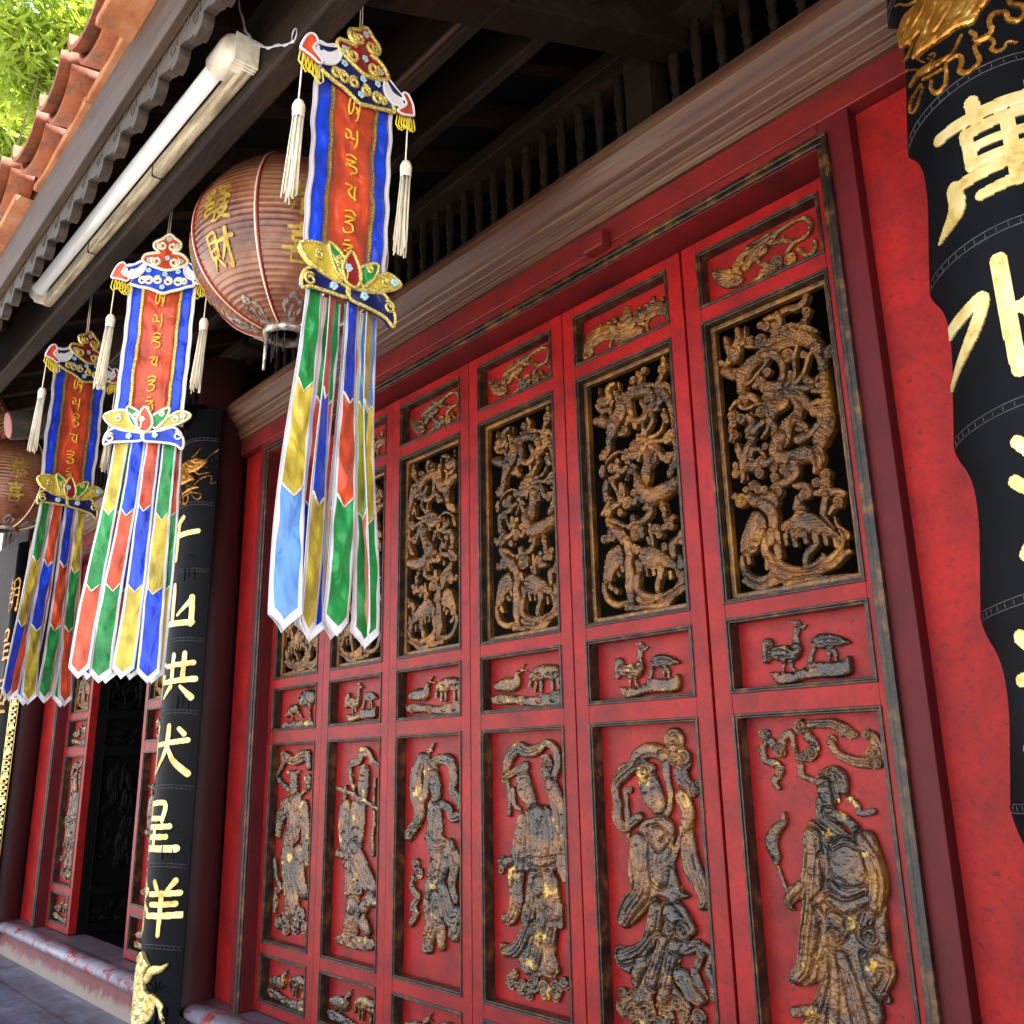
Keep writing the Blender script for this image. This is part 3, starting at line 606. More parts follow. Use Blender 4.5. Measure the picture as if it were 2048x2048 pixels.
topA = survey("""
w 700,1180 740,1220 650,1320 500,1350 380,1310 310,1220 270,1110 380,1090 480,1080 600,1080 700,1120
s 620,1060,60 650,960,50 740,850,60 850,790,90 960,720,90 1080,650,80 1200,560,40 1330,480,30 1450,410,30 1560,380,35 1640,430,35 1640,540,30 1580,630,35 1450,700,35 1370,770,40 1320,850,40
s 760,1060,60 820,950,65 920,880,70 1000,820,70; s 1100,720,40 1240,690,30 1380,690,35; c 1250,640,40 1370,950,90 680,990,40
s 1480,800,35 1560,870,35 1660,860,40 1700,760,40 1690,680,30; s 900,950,30 960,1010,30 1040,1020,40; s 1000,1120,60 1110,1040,90 1190,950,60 1230,1000,50
c 1190,980,50 1090,1140,60; s 1230,1080,35 1180,1160,30; s 980,1170,35 880,1240,35 800,1310,35 700,1370,35 600,1430,30 500,1490,25
g 860,740,10 960,690,10 1080,600,10; g 900,800,10 1010,740,10 1120,660,10; g 1400,450,8 1540,420,8 1600,500,8
""", (1380, 380, 6.9), ZL, EDGE[5])
topB = survey("""
s 340,1090,20 420,970,20; s 560,920,40 540,850,15; s 690,870,45 660,810,15; s 790,800,45 760,750,15; s 1170,640,35 1190,560,15; s 1290,580,35 1280,520,12; s 1380,520,50 1410,410,15; s 1540,490,40 1560,420,12; s 1660,520,35 1680,450,10
s 330,1400,60 350,1340,80 370,1230,85 430,1120,90 520,1020,95 640,980,90 760,960,80; s 960,800,110 970,680,70 980,590,20
S 1150,700,60 1240,720,90 1350,650,90 1480,590,85 1600,600,75 1680,680,55 1690,770,40; s 880,900,60 960,930,90 1060,820,80; c 1150,780,50 400,1320,50 1630,740,45
p 820,1030 960,990 1160,900 1250,930 1220,1050 1160,1170 1020,1240 890,1270 820,1170 780,1100
g 840,1130,14 950,1130,14 1080,1060,14 1160,980,14; g 850,1190,14 980,1180,14 1120,1100,14 1200,1010,14; g 880,1080,12 980,1080,12 1080,1000,12
s 800,1020,40 740,1080,25 710,1180,22 700,1280,22 620,1350,30 560,1370,50; s 720,1090,25 580,1110,25 480,1190,25
s 1180,850,30 1280,870,28 1310,940,22 1350,1000,28 1420,1000,30 1500,930,50; s 1290,840,25 1370,740,25 1500,690,22 1580,700,20; s 800,980,40 900,1000,35 1020,960,30 1100,860,25
""", (1130, 540, 8.05), ZL, EDGE[4])
roost = survey("""
p 640,800 760,790 960,790 1080,730 1200,660 1380,660 1560,640 1650,580 1690,650 1690,820 1560,870 1330,880 1100,900 900,960 760,970 690,900
s 600,440,80 600,540,80 580,650,45; s 690,560,80 800,560,110 920,560,100 980,500,70; s 960,440,60 960,340,45 970,250,45 1000,210,40; s 1030,220,35 1090,190,12; s 880,150,15 950,150,30 1000,170,25
s 800,650,40 800,720,20 800,800,15; s 890,680,30 910,740,18 960,790,18; s 1210,420,60 1290,400,100 1420,390,85 1540,400,60 1660,415,15; s 1200,460,35 1165,560,30 1140,650,35 1130,740,15
s 1400,510,40 1460,540,30 1480,640,15; s 1380,560,30 1395,640,12; g 700,520,10 800,500,10 900,540,10; g 720,600,10 830,590,10 930,600,10; g 1280,380,10 1420,360,10 1560,390,10; g 1290,440,10 1420,430,10 1560,420,10
""", (1440, 1220, 6.44), ZL, EDGE[5])
K2 = (400, 1348, 2.76); K3 = (900, 1348, 2.76); K7 = (1348, 1348, 2.76)
deer = survey("""
p 1140,170 1200,160 1300,175 1400,150 1440,150 1438,225 1340,230 1250,215 1150,215
s 1160,122,18 1200,115,28 1240,110,25 1252,70,12 1262,45,11; s 1262,40,4 1282,12,3; s 1264,40,4 1288,48,3; s 1320,70,22 1360,55,30 1410,55,28; s 1350,80,11 1350,150,6; s 1330,80,9 1325,150,6; s 1395,80,12 1400,150,6; s 1420,75,11 1428,150,6
s 1315,70,13 1305,95,10 1300,122,9; c 1180,180,14 1270,190,14 1350,185,14 1410,180,14
""", K2, ZL, EDGE[2])
crane = survey("""
p 460,270 540,258 622,255 620,305 540,308 458,305
s 476,232,8 500,200,18 525,190,16 540,210,10; s 530,210,6 560,240,5; s 556,150,20 585,135,32 612,130,28; s 600,170,7 604,255,5; s 570,130,10 555,110,6 545,135,5; s 500,215,5 505,262,4; c 480,285,12 520,280,12 565,282,12 600,280,12
""", K2, ZL, EDGE[0])
fig = [None] * 6
fig[5] = survey("""
s 480,330,22 500,370,15 480,420,22 500,480,18 540,490,25 580,530,25 550,590,18 570,630,15; s 530,370,20 570,420,30 600,350,25 640,330,20 660,430,15; c 500,330,24 580,430,35 575,535,25
s 720,280,25 800,275,25 870,275,30 920,300,35 970,330,30; s 730,340,30 770,400,30 740,450,35 680,460,20; c 690,290,42 985,330,25 860,360,28 920,325,25 755,430,38
s 860,380,25 900,440,25 980,480,30 1060,490,35 1120,480,40 1130,420,35 1090,350,35; c 1055,330,32 1080,435,35 1120,490,30
p 760,800 840,840 930,930 1000,840 1080,920 1150,1040 1175,1150 1170,1280 1190,1500 1200,1600 1200,1720 1130,1800 1100,1700 1140,1960 730,1960 780,1850 830,1700 760,1720 690,1730 630,1700 640,1640 680,1560 690,1350 700,1250 640,1280 620,1220 690,1130 710,920 730,840
s 850,1540,22 830,1680,28 800,1800,32 740,1950,42; s 930,1560,36 980,1700,42 1020,1850,48 1050,1960,50; s 880,1560,22 890,1740,28 880,1960,32; s 1060,1560,28 1110,1720,32 1170,1800,28; s 660,1870,30 720,1860,28 780,1850,26
s 690,510,20 700,560,18 760,590,18 790,590,15; s 950,680,18 1000,720,18 1020,770,20 1090,760,20; s 800,590,30 830,560,35 880,550,45 920,580,40 930,640,30; h 825,610,46 835,660,52 850,725,40; s 870,540,12 890,640,14 900,700,12
s 800,700,25 810,790,32 870,840,36 930,900,36; s 850,760,26 930,800,30 990,850,30; s 760,840,30 830,900,30 880,940,28
s 760,900,58 770,1000,58 760,1150,66 760,1300,58 740,1450,56 720,1600,50 680,1680,36; s 820,1000,14 840,1100,14 840,1200,16 790,1260,18; s 1060,920,58 1110,1050,52 1130,1180,56 1110,1280,46
s 950,1000,95 960,1080,105; s 870,1160,18 950,1210,26 1060,1190,18; s 860,1240,23 950,1290,33 1060,1240,26; s 880,1340,33 940,1400,38 900,1460,33; s 1080,1330,38 1050,1430,42 1100,1480,38
c 890,1450,45 980,1380,35 1090,1450,45; s 800,1300,18 830,1400,22 820,1520,22 790,1570,18; s 1120,1580,46 1180,1600,33 1190,1680,28 1140,1770,32
s 690,1170,28 640,1210,33 620,1260,24 650,1300,12; s 600,770,10 600,820,18 550,870,35 530,940,40 555,1010,28 555,1035,20; s 555,1040,12 580,1110,11 615,1200,11
g 740,900,9 745,1100,9 730,1300,9 700,1550,9; g 1100,1000,9 1150,1150,9 1140,1300,9; g 900,960,9 960,940,9 1020,970,9
""", K7, ZL, EDGE[5])
fig[4] = survey("""
c 1230,365,62; s 1240,440,50 1280,470,50 1270,540,45 1290,600,45 1330,640,40; c 1230,475,35 1290,460,40 1370,630,40; s 1390,650,10 1410,690,12
s 1170,440,40 1100,420,40 1040,450,40 1000,510,35 950,550,40 910,620,25 920,720,25 920,800,30 960,850,25 1000,820,25 1040,790,25; s 1180,460,30 1190,560,20 1210,660,18 1200,760,18 1150,780,20
s 960,640,15 970,760,15 980,920,12; c 985,640,18
p 1110,1270 1200,1250 1270,1260 1340,1370 1350,1440 1280,1500 1260,1620 1230,1700 1310,1800 1320,1860 1140,1850 1180,1720 1120,1780 1120,1850 1000,1830 960,1770 1040,1700 960,1640 910,1590 910,1500 960,1500 1040,1490 1090,1380
p 1050,830 1110,790 1200,790 1240,860 1230,980 1240,1080 1270,1180 1320,1230 1230,1260 1160,1230 1110,1260 1080,1310 1000,1390 940,1390 920,1320 960,1220 1000,1180 980,1080 1000,960
h 1090,600,62 1110,660,66 1140,720,52; s 1060,530,45 1110,520,25; c 1070,540,38; 
s 1300,840,40 1310,950,48 1330,1060,55 1380,1160,50 1410,1250,36 1390,1285,22; s 1280,680,45 1310,760,40 1310,830,35; s 1280,850,18 1250,950,16 1220,1050,15
s 1040,950,66 1060,1080,56 1060,1200,50 1000,1290,42 960,1370,32; s 1150,900,56 1160,1020,66 1160,1120,56; s 1110,860,20 1160,960,18 1210,900,16
s 1140,1300,46 1120,1420,46 1060,1520,42 960,1560,36; s 1220,1320,46 1280,1400,46; c 1290,1420,45 1210,1400,35 1150,1470,35; s 1180,1480,36 1150,1600,42 1120,1700,38; s 1240,1500,36 1210,1640,42 1180,1780,42; s 1060,1600,36 1020,1700,30
s 1240,1500,35 1300,1520,35 1360,1500,30 1380,1560,25 1350,1640,25 1370,1720,30 1390,1790,30; s 1390,1510,25 1440,1560,22 1420,1640,22 1450,1720,28 1450,1790,28; s 1280,1680,50 1330,1760,45 1380,1800,35
c 950,1770,35 950,1840,45 1010,1870,45 1090,1880,50 1020,1800,30 1190,1900,50 1290,1890,45 1370,1900,45 1260,1830,40 1140,1950,50 1040,1950,45
g 1020,960,9 1030,1100,9 990,1250,9; g 1180,1330,8 1160,1450,8 1100,1580,8; g 1330,950,8 1360,1090,8 1390,1200,8
""", K3, ZL, EDGE[4])
fig[3] = survey("""
s 300,580,20 320,470,30 370,410,30 430,430,30 490,410,25 530,380,18 580,420,22 590,500,20 570,570,20; s 340,640,15 350,720,15 380,750,12; s 310,590,10 320,680,14 322,780,10
p 440,1100 570,1100 600,1200 610,1320 590,1420 580,1560 600,1650 560,1680 440,1670 400,1640 370,1570 290,1560 280,1480 330,1490 380,1420 400,1300 430,1180
p 390,770 440,730 510,720 560,760 600,900 590,1010 570,1100 440,1100 380,1090 340,1180 330,1000 370,860
h 400,580,45 410,640,52 440,700,38; s 300,575,10 370,530,20 410,510,25; c 530,500,35; s 520,540,30 540,580,25 560,610,25; s 500,460,8 530,450,8 550,480,8
s 400,800,33 390,920,42 370,1050,52 360,1160,46 360,1270,42 330,1350,32 300,1350,20; s 560,610,33 590,720,46 610,850,42 610,980,38 620,1080,33 640,1140,16; s 490,790,56 500,900,66 500,1000,56
s 440,1030,16 500,1045,18 570,1030,16; c 280,1040,30 275,1080,22; s 310,1040,24 340,1030,24
s 470,1130,42 450,1280,42 420,1420,36 370,1520,32 310,1540,22; s 540,1120,36 560,1250,36 590,1330,28; s 500,1150,32 510,1320,36 500,1450,36 470,1600,36; s 560,1380,22 540,1500,28 560,1620,32; c 520,1260,30 470,1400,30 550,1320,25; s 600,1280,22 605,1390,20
c 330,1700,35 390,1730,38 455,1715,42 515,1730,35 580,1740,42 625,1710,30 350,1660,25 520,1770,30 580,1785,25 430,1770,28
g 380,860,8 370,1000,8 350,1200,8; g 600,760,8 620,900,8 620,1020,8; g 470,760,8 500,850,8 530,760,8
""", K3, ZL, EDGE[3])
fig[2] = survey("""
s 1250,440,12 1265,420,10 1285,385,5; s 1255,430,6 1275,425,5; s 1220,470,30 1190,560,40 1190,660,45 1210,760,35 1190,830,25 1160,870,30 1150,890,28; s 1250,460,15 1250,560,20 1240,680,20
s 1270,490,15 1330,470,25 1380,490,28 1400,580,25 1390,640,20 1420,690,25 1430,740,12; s 1330,720,20 1370,740,20 1390,790,25 1430,780,18
s 1290,740,45 1290,840,55 1290,920,55 1320,1000,70 1300,1100,60 1290,1180,55; c 1285,525,28; h 1290,570,35 1300,630,35 1305,680,25
s 1370,960,40 1400,1060,30 1390,1170,25 1410,1250,18; s 1410,990,20 1430,1040,20; c 1185,1050,25 1205,1100,25; s 1170,1120,14 1170,1190,16 1200,1230,18 1170,1290,18 1190,1320,18 1160,1380,16
s 1280,1200,55 1270,1290,55 1280,1380,50 1260,1450,40 1255,1500,35; s 1340,1200,35 1360,1290,45 1390,1350,50 1420,1340,40 1400,1430,40; s 1330,1400,30 1330,1500,25; c 1250,1500,35
s 1310,1230,28 1320,1330,36; c 1290,1060,22 1310,1150,20 1270,940,18; s 1250,900,20 1300,950,18 1350,940,16; g 1280,1220,7 1270,1380,7; g 1300,760,7 1310,880,7; g 1340,1240,7 1380,1340,7
""", K2, ZL, EDGE[2])
fig[1] = survey("""
s 850,640,10 825,560,14 830,500,14 880,480,14 890,430,22 930,440,16 950,480,14 980,500,12; s 960,580,8 955,700,7 955,840,9 945,900,12 950,1000,8
s 870,740,50 860,850,55 860,930,40; s 800,750,40 790,850,42 800,950,38 800,1040,25; s 760,990,18 790,1000,20; h 905,540,30 900,600,38 900,670,28; c 910,530,18
s 750,630,10 830,660,10 900,700,10 978,748,10; s 800,630,14 795,680,14; s 850,980,45 880,1060,50 920,1140,45 950,1180,30; s 830,1080,40 830,1180,50 840,1260,45; c 870,1190,30
s 930,1250,30 960,1260,22; s 900,1290,30; s 840,1300,50 830,1380,55 820,1440,50; s 900,1380,35 920,1420,25; p 750,1450 800,1430 900,1450 960,1470 950,1530 850,1520 760,1490; c 800,1470,18 850,1480,18 910,1490,18; c 860,880,20 800,900,18
""", K2, ZL, EDGE[1])
fig[0] = survey("""
s 490,640,12 440,590,10 430,550,12 460,490,14 460,450,20 510,480,20 550,460,25 590,450,22 602,510,18; s 480,540,8 545,540,6; c 590,580,22 588,610,14; s 598,620,10 550,670,8
s 470,730,35 440,800,30 430,880,20; s 520,720,50 515,800,55 510,870,50; s 570,740,32 580,850,30 580,950,26 590,1050,16; h 515,570,28 520,640,25
s 480,930,45 480,1020,50 490,1130,55 500,1230,55 510,1300,50; s 540,1000,40 550,1120,35 570,1200,32; s 410,1030,15 420,1120,15 440,1180,15 420,1200,15 410,1260,14 410,1310,12
c 430,1370,28 470,1330,30 520,1390,32 570,1400,26 550,1330,30 470,1400,30; g 500,950,6 510,1200,6; g 470,960,6 465,1100,6; c 500,900,18
""", K2, ZL, EDGE[0])
def mirror(ops, w=0.556):
    return [(k, [(w - p[0], *p[1:]) for p in P]) for k, P in ops]
def shifted(ops, du=0.0, dv=0.0): return [(k, [(p[0] + du, p[1] + dv, *p[2:]) for p in P]) for k, P in ops]

# brush characters in a unit square: x,y,half-width
GL = dict(
 qian='s .62,.96,.05 .5,.86,.05 .28,.76,.02; s .06,.55,.045 .5,.58,.05 .94,.63,.045; s .52,.84,.05 .5,.5,.05 .5,.06,.04',
 shan='s .5,.94,.05 .5,.55,.06 .5,.17,.05; s .15,.55,.05 .12,.14,.05; s .1,.14,.05 .5,.15,.05 .88,.15,.05; s .85,.66,.055 .86,.4,.05 .86,.12,.05; s .62,.32,.03 .76,.5,.04 .85,.64,.04',
 gong='s .04,.7,.04 .38,.75,.04; s .22,.96,.045 .22,.1,.045 .1,.14,.02; s .03,.36,.025 .38,.5,.045; s .46,.71,.04 .94,.76,.045; s .6,.93,.045 .59,.42,.045; s .8,.95,.045 .79,.42,.045; s .38,.39,.04 .98,.44,.05; s .58,.3,.05 .42,.08,.02; s .76,.3,.03 .94,.08,.055',
 fu='s .32,.95,.045 .2,.72,.045 .05,.52,.015; s .22,.68,.045 .21,.05,.04; s .38,.6,.04 .94,.68,.045; s .62,.95,.05 .58,.5,.05 .36,.06,.015; s .62,.56,.035 .74,.3,.05 .97,.05,.055; s .8,.9,.04 .88,.8,.045',
 cheng='s .3,.92,.045 .31,.62,.045; s .3,.9,.04 .7,.93,.045 .67,.62,.045; s .31,.64,.04 .67,.65,.04; s .2,.47,.04 .82,.51,.045; s .24,.29,.04 .77,.32,.045; s .06,.08,.045 .95,.11,.055; s .5,.48,.045 .5,.1,.045',
 xiang='s .2,.96,.045 .28,.86,.04; s .06,.72,.04 .38,.77,.04 .22,.56,.035 .05,.4,.015; s .24,.56,.04 .24,.04,.04; s .3,.5,.04 .4,.42,.04; s .55,.93,.045 .61,.79,.04; s .88,.96,.05 .76,.78,.03; s .46,.71,.04 .95,.75,.045; s .5,.53,.04 .9,.56,.045; s .42,.33,.045 .99,.37,.05; s .69,.74,.045 .68,.02,.04',
 wan='s .06,.84,.045 .95,.89,.05; s .32,.98,.05 .33,.8,.045; s .68,.99,.05 .67,.82,.045; s .25,.73,.045 .26,.43,.045; s .25,.72,.04 .79,.74,.045 .76,.43,.045; s .25,.58,.035 .76,.59,.035; s .25,.44,.04 .76,.45,.04; s .5,.74,.045 .5,.16,.045; s .1,.31,.045 .5,.35,.045 .92,.36,.045; s .11,.32,.055 .10,.12,.065 -.08,-.04,.015; s .9,.36,.05 .89,.05,.045 .78,.1,.02; s .28,.14,.04 .66,.2,.045; s .66,.26,.03 .76,.11,.045',
 shui='s .5,.96,.055 .5,.5,.055 .51,.04,.05; s .06,.58,.045 .24,.66,.048 .38,.71,.045 .26,.44,.05 -.02,.12,.015; s .9,.8,.05 .72,.64,.045 .56,.54,.03; s .56,.55,.035 .72,.32,.05 .98,.08,.055',
 chao='s .1,.92,.045 .19,.81,.045; s .03,.63,.045 .13,.54,.045; s .03,.08,.05 .12,.2,.045 .21,.37,.02; s .28,.86,.035 .6,.88,.035; s .44,.98,.035 .44,.74,.035; s .31,.7,.035 .32,.42,.035; s .31,.7,.035 .57,.71,.035 .56,.42,.035; s .31,.56,.03 .56,.57,.03; s .31,.43,.03 .56,.43,.03; s .26,.26,.035 .63,.29,.035; s .44,.42,.035 .44,.02,.035; s .69,.92,.035 .69,.3,.035 .6,.03,.015; s .69,.91,.035 .95,.92,.035 .94,.05,.035 .86,.1,.02; s .69,.67,.03 .93,.68,.03; s .69,.46,.03 .93,.47,.03',
 hui='s .09,.92,.05 .18,.8,.045; s .04,.62,.04 .2,.65,.045 .1,.46,.04 .18,.3,.035; s .02,.14,.045 .17,.22,.05 .42,.09,.05 .97,.06,.05; s .33,.92,.04 .34,.26,.04; s .33,.9,.04 .92,.92,.045 .9,.26,.04; s .34,.28,.04 .9,.29,.04; s .5,.72,.035 .5,.46,.035; s .5,.71,.035 .75,.72,.035 .74,.46,.035; s .5,.47,.035 .74,.48,.035',
 fa='s .1,.88,.05 .42,.92,.045 .3,.76,.045 .06,.6,.02; s .2,.8,.04 .28,.7,.04; s .92,.9,.05 .62,.98,.03; s .58,.96,.045 .72,.78,.045 .96,.6,.05; s .84,.86,.045 .66,.76,.03; s .14,.54,.04 .45,.56,.04 .43,.42,.04 .16,.41,.04 .13,.27,.04 .47,.28,.04 .44,.06,.045 .32,.1,.02; s .62,.56,.045 .54,.38,.02; s .62,.55,.04 .84,.56,.04 .84,.42,.04 .94,.42,.035; s .54,.3,.04 .88,.31,.045 .72,.14,.045 .5,.02,.02; s .6,.24,.04 .76,.12,.045 .97,.02,.045',
 cai='s .1,.93,.04 .1,.35,.04; s .1,.92,.04 .4,.93,.045 .39,.36,.04; s .1,.73,.035 .39,.74,.035; s .1,.54,.035 .39,.55,.035; s .1,.36,.035 .39,.37,.035; s .18,.3,.045 .03,.05,.02; s .31,.3,.03 .45,.1,.05; s .48,.7,.045 .99,.75,.05; s .79,.97,.05 .79,.08,.05 .66,.15,.02; s .76,.68,.045 .62,.42,.04 .48,.24,.02',
 gong2='s .15,.78,.04 .86,.81,.045; s .36,.96,.045 .36,.6,.045; s .64,.97,.045 .64,.6,.045; s .05,.58,.045 .96,.61,.05; s .42,.56,.045 .1,.33,.02; s .58,.56,.035 .93,.33,.05; s .5,.43,.045 .5,.06,.045 .41,.1,.02; s .3,.3,.045 .22,.13,.03; s .63,.28,.04 .69,.18,.045; s .78,.3,.04 .87,.16,.045',
 xi='s .18,.88,.04 .83,.91,.045; s .5,.99,.045 .5,.77,.04; s .28,.76,.035 .74,.78,.04; s .3,.68,.035 .3,.55,.035; s .3,.68,.035 .71,.69,.035 .69,.55,.035; s .3,.55,.03 .7,.56,.03; s .36,.49,.035 .41,.42,.03; s .65,.49,.04 .6,.42,.03; s .04,.37,.04 .96,.41,.05; s .27,.29,.035 .28,.05,.035; s .27,.28,.035 .75,.29,.04 .73,.05,.035; s .28,.06,.035 .73,.07,.035')
def glyph(name, u, v, w, h):
    return [(k, [(u + (p[0] - 0.5) * w, v + (p[1] - 0.5) * h, p[2] * min(w, h) * 1.3) for p in P]) for k, P in parse(GL[name])]
# ================================================================== the setting
g = MB().box(-40, 30, -60, 12, -0.6, -0.12); tag(g.build('courtyard_ground', M['yard']), kind='structure')
fl = MB().box(-12, 3, -1.75, 3.2, -0.3, 0.0); tag(fl.build('porch_floor', M['floor'], bevel=0.01), kind='structure')

XC = [-0.58, -4.88, -8.48]; YC = -0.14; RC = 0.15
BAY = [(-4.39, -1.074, -4.745, -0.715), (-7.79, -5.575, -8.345, -5.015)]   # jamb to jamb, column face to column face
YF = -0.067; YW = -0.02

# building shell
hall = thing('temple_building', 'red plastered temple hall wall around the carved doors with dark interior behind', 'building', (0, 0, 0))
for (a, b, c0, c1) in BAY:
    for x0, x1 in ((c0 - 0.03, a - 0.118), (b + 0.094, c1 + 0.03)): MB().box(x0, x1, YW, 0.10, 0.206, 3.038).build('plaster_wall', M['wall_red'], hall)
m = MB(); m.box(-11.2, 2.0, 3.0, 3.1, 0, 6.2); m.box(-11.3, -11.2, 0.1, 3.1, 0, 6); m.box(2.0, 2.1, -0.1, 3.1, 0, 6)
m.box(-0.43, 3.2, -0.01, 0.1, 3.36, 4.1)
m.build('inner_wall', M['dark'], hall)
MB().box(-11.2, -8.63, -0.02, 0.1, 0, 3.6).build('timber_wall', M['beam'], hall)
MB().box(-0.46, 3.2, YW, 0.10, 0.206, 3.038).build('plaster_wall', M['wall_red'], hall)

# columns
for k, xc in enumerate(XC):
    m = MB(); m.lathe([(0.0, 0.0), (RC + 0.02, 0.0), (RC + 0.018, 0.05), (RC + 0.004, 0.10), (RC, 0.4), (RC - 0.004, 2.0), (RC - 0.012, 3.62), (0, 3.62)], n=40)
    o = m.build('temple_column', M['column']); o.location = (xc, YC, 0)
    tag(o, ['dark maroon round column nearest, behind the big black couplet board at right', 'dark maroon round column between the two doorways, black board on its front',
            'dark maroon round column farthest left, beside the gold edged board'][k], 'column', 'columns along the temple front')

# door frames, head beams, cornices, balustrades, plinths
hw = ['nearer wide', 'farther narrow']
for k, (a, b, c0, c1) in enumerate(BAY):
    if k == 0: c1 += 3.8                                # the same beams run on past the nearest column
    t = thing('door_frame', ['maroon door frame with worn gilt bead around the six closed carved leaves', 'maroon door frame around the half open doorway at left'][k], 'door frame', (0, 0, 0), 0, 'door frames')
    m = MB(); m.box(a - 0.12, a, YF, 0.09, 0.206, 3.040); m.box(b, b + 0.096, YF, 0.09, 0.206, 3.040); m.build('jamb', M['maroon'], t, 0.003)
    MB().box(a, b, YF, 0.09, 2.963, 3.040).build('lintel', M['maroon_head'], t, 0.003)
    m = MB()
    for (w0, w1, pr) in ((0.0, 0.016, 0.012), (0.016, 0.034, 0.018)):
        y0, y1 = YF - pr, YF - 0.0015
        m.box(a - w1, a - w0, y0, y1, 0.206, 2.963 + w0); m.box(b + w0, b + w1, y0, y1, 0.206, 2.963 + w0)
        m.box(a - w1, b + w1, y0 - 0.001, y1, 2.963 + w0, 2.963 + w1)
    m.build('bead_moulding', M['bead'], t, 0.004)
    MB().box(c0 - 0.04, c1 + 0.04, YF - 0.003, 0.09, 3.041, 3.132).build('head_beam', M['maroon_head'], t, 0.004)
    prof = [(0.06, 3.133), (-0.082, 3.133), (-0.084, 3.150), (-0.098, 3.154), (-0.102, 3.180), (-0.092, 3.184), (-0.098, 3.192), (-0.122, 3.206), (-0.128, 3.214), (-0.118, 3.218), (-0.135, 3.228),
            (-0.158, 3.250), (-0.172, 3.278), (-0.174, 3.306), (-0.164, 3.334), (-0.148, 3.350), (-0.142, 3.352), (-0.138, 3.362), (0.06, 3.362)]
    o = MB().extrude_x(prof, c0 - 0.05, c1 + 0.05).build('cornice_beam', M['cornice'], None, 0.0025)
    tag(o, ['dusty red moulded cornice beam above the six leaf door', 'dusty red moulded cornice beam above the half open doorway'][k], 'beam', 'cornice beams')
    # balustrade
    t = thing('balustrade', ['dark turned baluster gallery above the nearer cornice', 'dark turned baluster gallery above the farther cornice'][k], 'balustrade', (0, 0, 0), 0, 'baluster galleries')
    m = MB(); m.extrude_x([(-0.03, 3.806), (0.13, 3.806), (0.13, 3.88), (0.0, 3.90), (-0.03, 3.87)], c0 - 0.1, c1 + 0.1).build('top_rail', M['beam'], t, 0.004)
    MB().box(c0 - 0.1, c1 + 0.1, 0.061, 0.12, 3.40, 3.44).build('bottom_rail', M['beam'], t)
    bp = [(0.0, 0), (0.019, 0.0), (0.019, 0.03), (0.012, 0.04), (0.016, 0.06), (0.020, 0.10), (0.017, 0.16), (0.012, 0.19), (0.019, 0.20), (0.012, 0.212), (0.020, 0.224), (0.012, 0.236), (0.017, 0.26), (0.021, 0.32), (0.015, 0.385), (0.013, 0.395), (0.021, 0.405), (0.013, 0.418), (0.022, 0.43), (0.0, 0.431)]
    bal = None
    xs = ([-1.888 - 0.1045 * i for i in range(27)] + [-1.628 + 0.1 * i for i in range(9)]) if k == 0 else [-5.1 - 0.1045 * i for i in range(31)]
    for i, x in enumerate(xs):
        if bal is None: bal = o = MB().lathe(bp, n=12).build('baluster', M['rust_wood' if 0 else 'beam'], t)
        else: o = bal.copy(); COL.objects.link(o); o.parent = t
        o.location = (x, 0.05, 3.378); o.rotation_euler = (0, 0, random.random() * 6)
    if k == 0: MB().box(-1.82, -1.70, 0.0, 0.1, 3.363, 3.805).build('post', M['beam'], t, 0.004)
    # plinth
    t = thing('door_plinth', ['pink rendered plinth with peeling lilac nosing under the nearer doors', 'pink rendered plinth with peeling lilac and red nosing under the half open doorway'][k], 'plinth', (0, 0, 0), 0, 'plinths under the doors')
    m = MB(); m.extrude_x([(-0.158, 0.135), (0.12, 0.135), (0.12, -0.01), (-0.185, -0.01), (-0.178, 0.03)], c0 - 0.03, c1 + 0.03).build('skirt', M['plinth'], t, 0.006)
    m = MB(); m.smooth = True
    m.extrude_x([(-0.10, 0.136)] + [(-0.155 - 0.052 * math.sin(q), 0.174 - 0.037 * math.cos(q)) for q in np.linspace(0.15, 3.0, 12)] + [(-0.10, 0.211)], c0 + 0.01, c1 - 0.01).build('nosing', M['nose'], t)
    MB().box(c0 - 0.03, c1 + 0.03, -0.099, 0.12, 0.136, 0.205).build('sill', M['sill'], t, 0.004)
o = MB().box(-1.955, -1.862, -0.118, YF - 0.0035, 2.99 + 0.052, 3.052 + 0.052).build('door_peg_block', M['maroon_head'], None, 0.006)
o.location = (0, 0, -0.025)
tag(o, 'small red wooden block fixed on the head beam above the doors', 'block')

# ================================================================== carved door leaves
OPEN = dict(dragon=(2.684, 2.880), lattice=(1.737, 2.632), animal=(1.482, 1.690), figure=(0.512, 1.422), lower=(0.258, 0.460))
UL, UR, LW = 0.060, 0.497, 0.5535
def relief_flat(name, ops, z0, z1, cell, par, ybase, back, seed, k=1.25):
    r = Relief(UL + 0.006, UR - 0.006, z0 + 0.006, z1 - 0.006, cell, k); r.folds = 'figure' in name
    if 'openwork' in name:
        r.run([(o, [(*p[:2], *[q * 0.95 for q in p[2:]]) for p in P]) for o, P in ops]); g_ = np.random.default_rng(seed)
        M2 = r.mask
        for _ in range(26):                              # small cloud scrolls filling in along the edges of the cut-outs
            x, z = g_.uniform(UL + .03, UR - .03), g_.uniform(z0 + .03, z1 - .03); i, j = int((x - r.u0) / cell), int((z - r.v0) / cell); w_ = int(0.011 / cell)
            if not M2[j, i] and M2[max(0, j - w_):j + w_, max(0, i - w_):i + w_].any(): r.curl(x, z, g_.uniform(0.009, 0.014))
    else: r.run(ops)
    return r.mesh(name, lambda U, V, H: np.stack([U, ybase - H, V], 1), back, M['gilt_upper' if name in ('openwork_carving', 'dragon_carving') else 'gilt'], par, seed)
TOPS = [topA, topB, topA, topA, topB, topA]
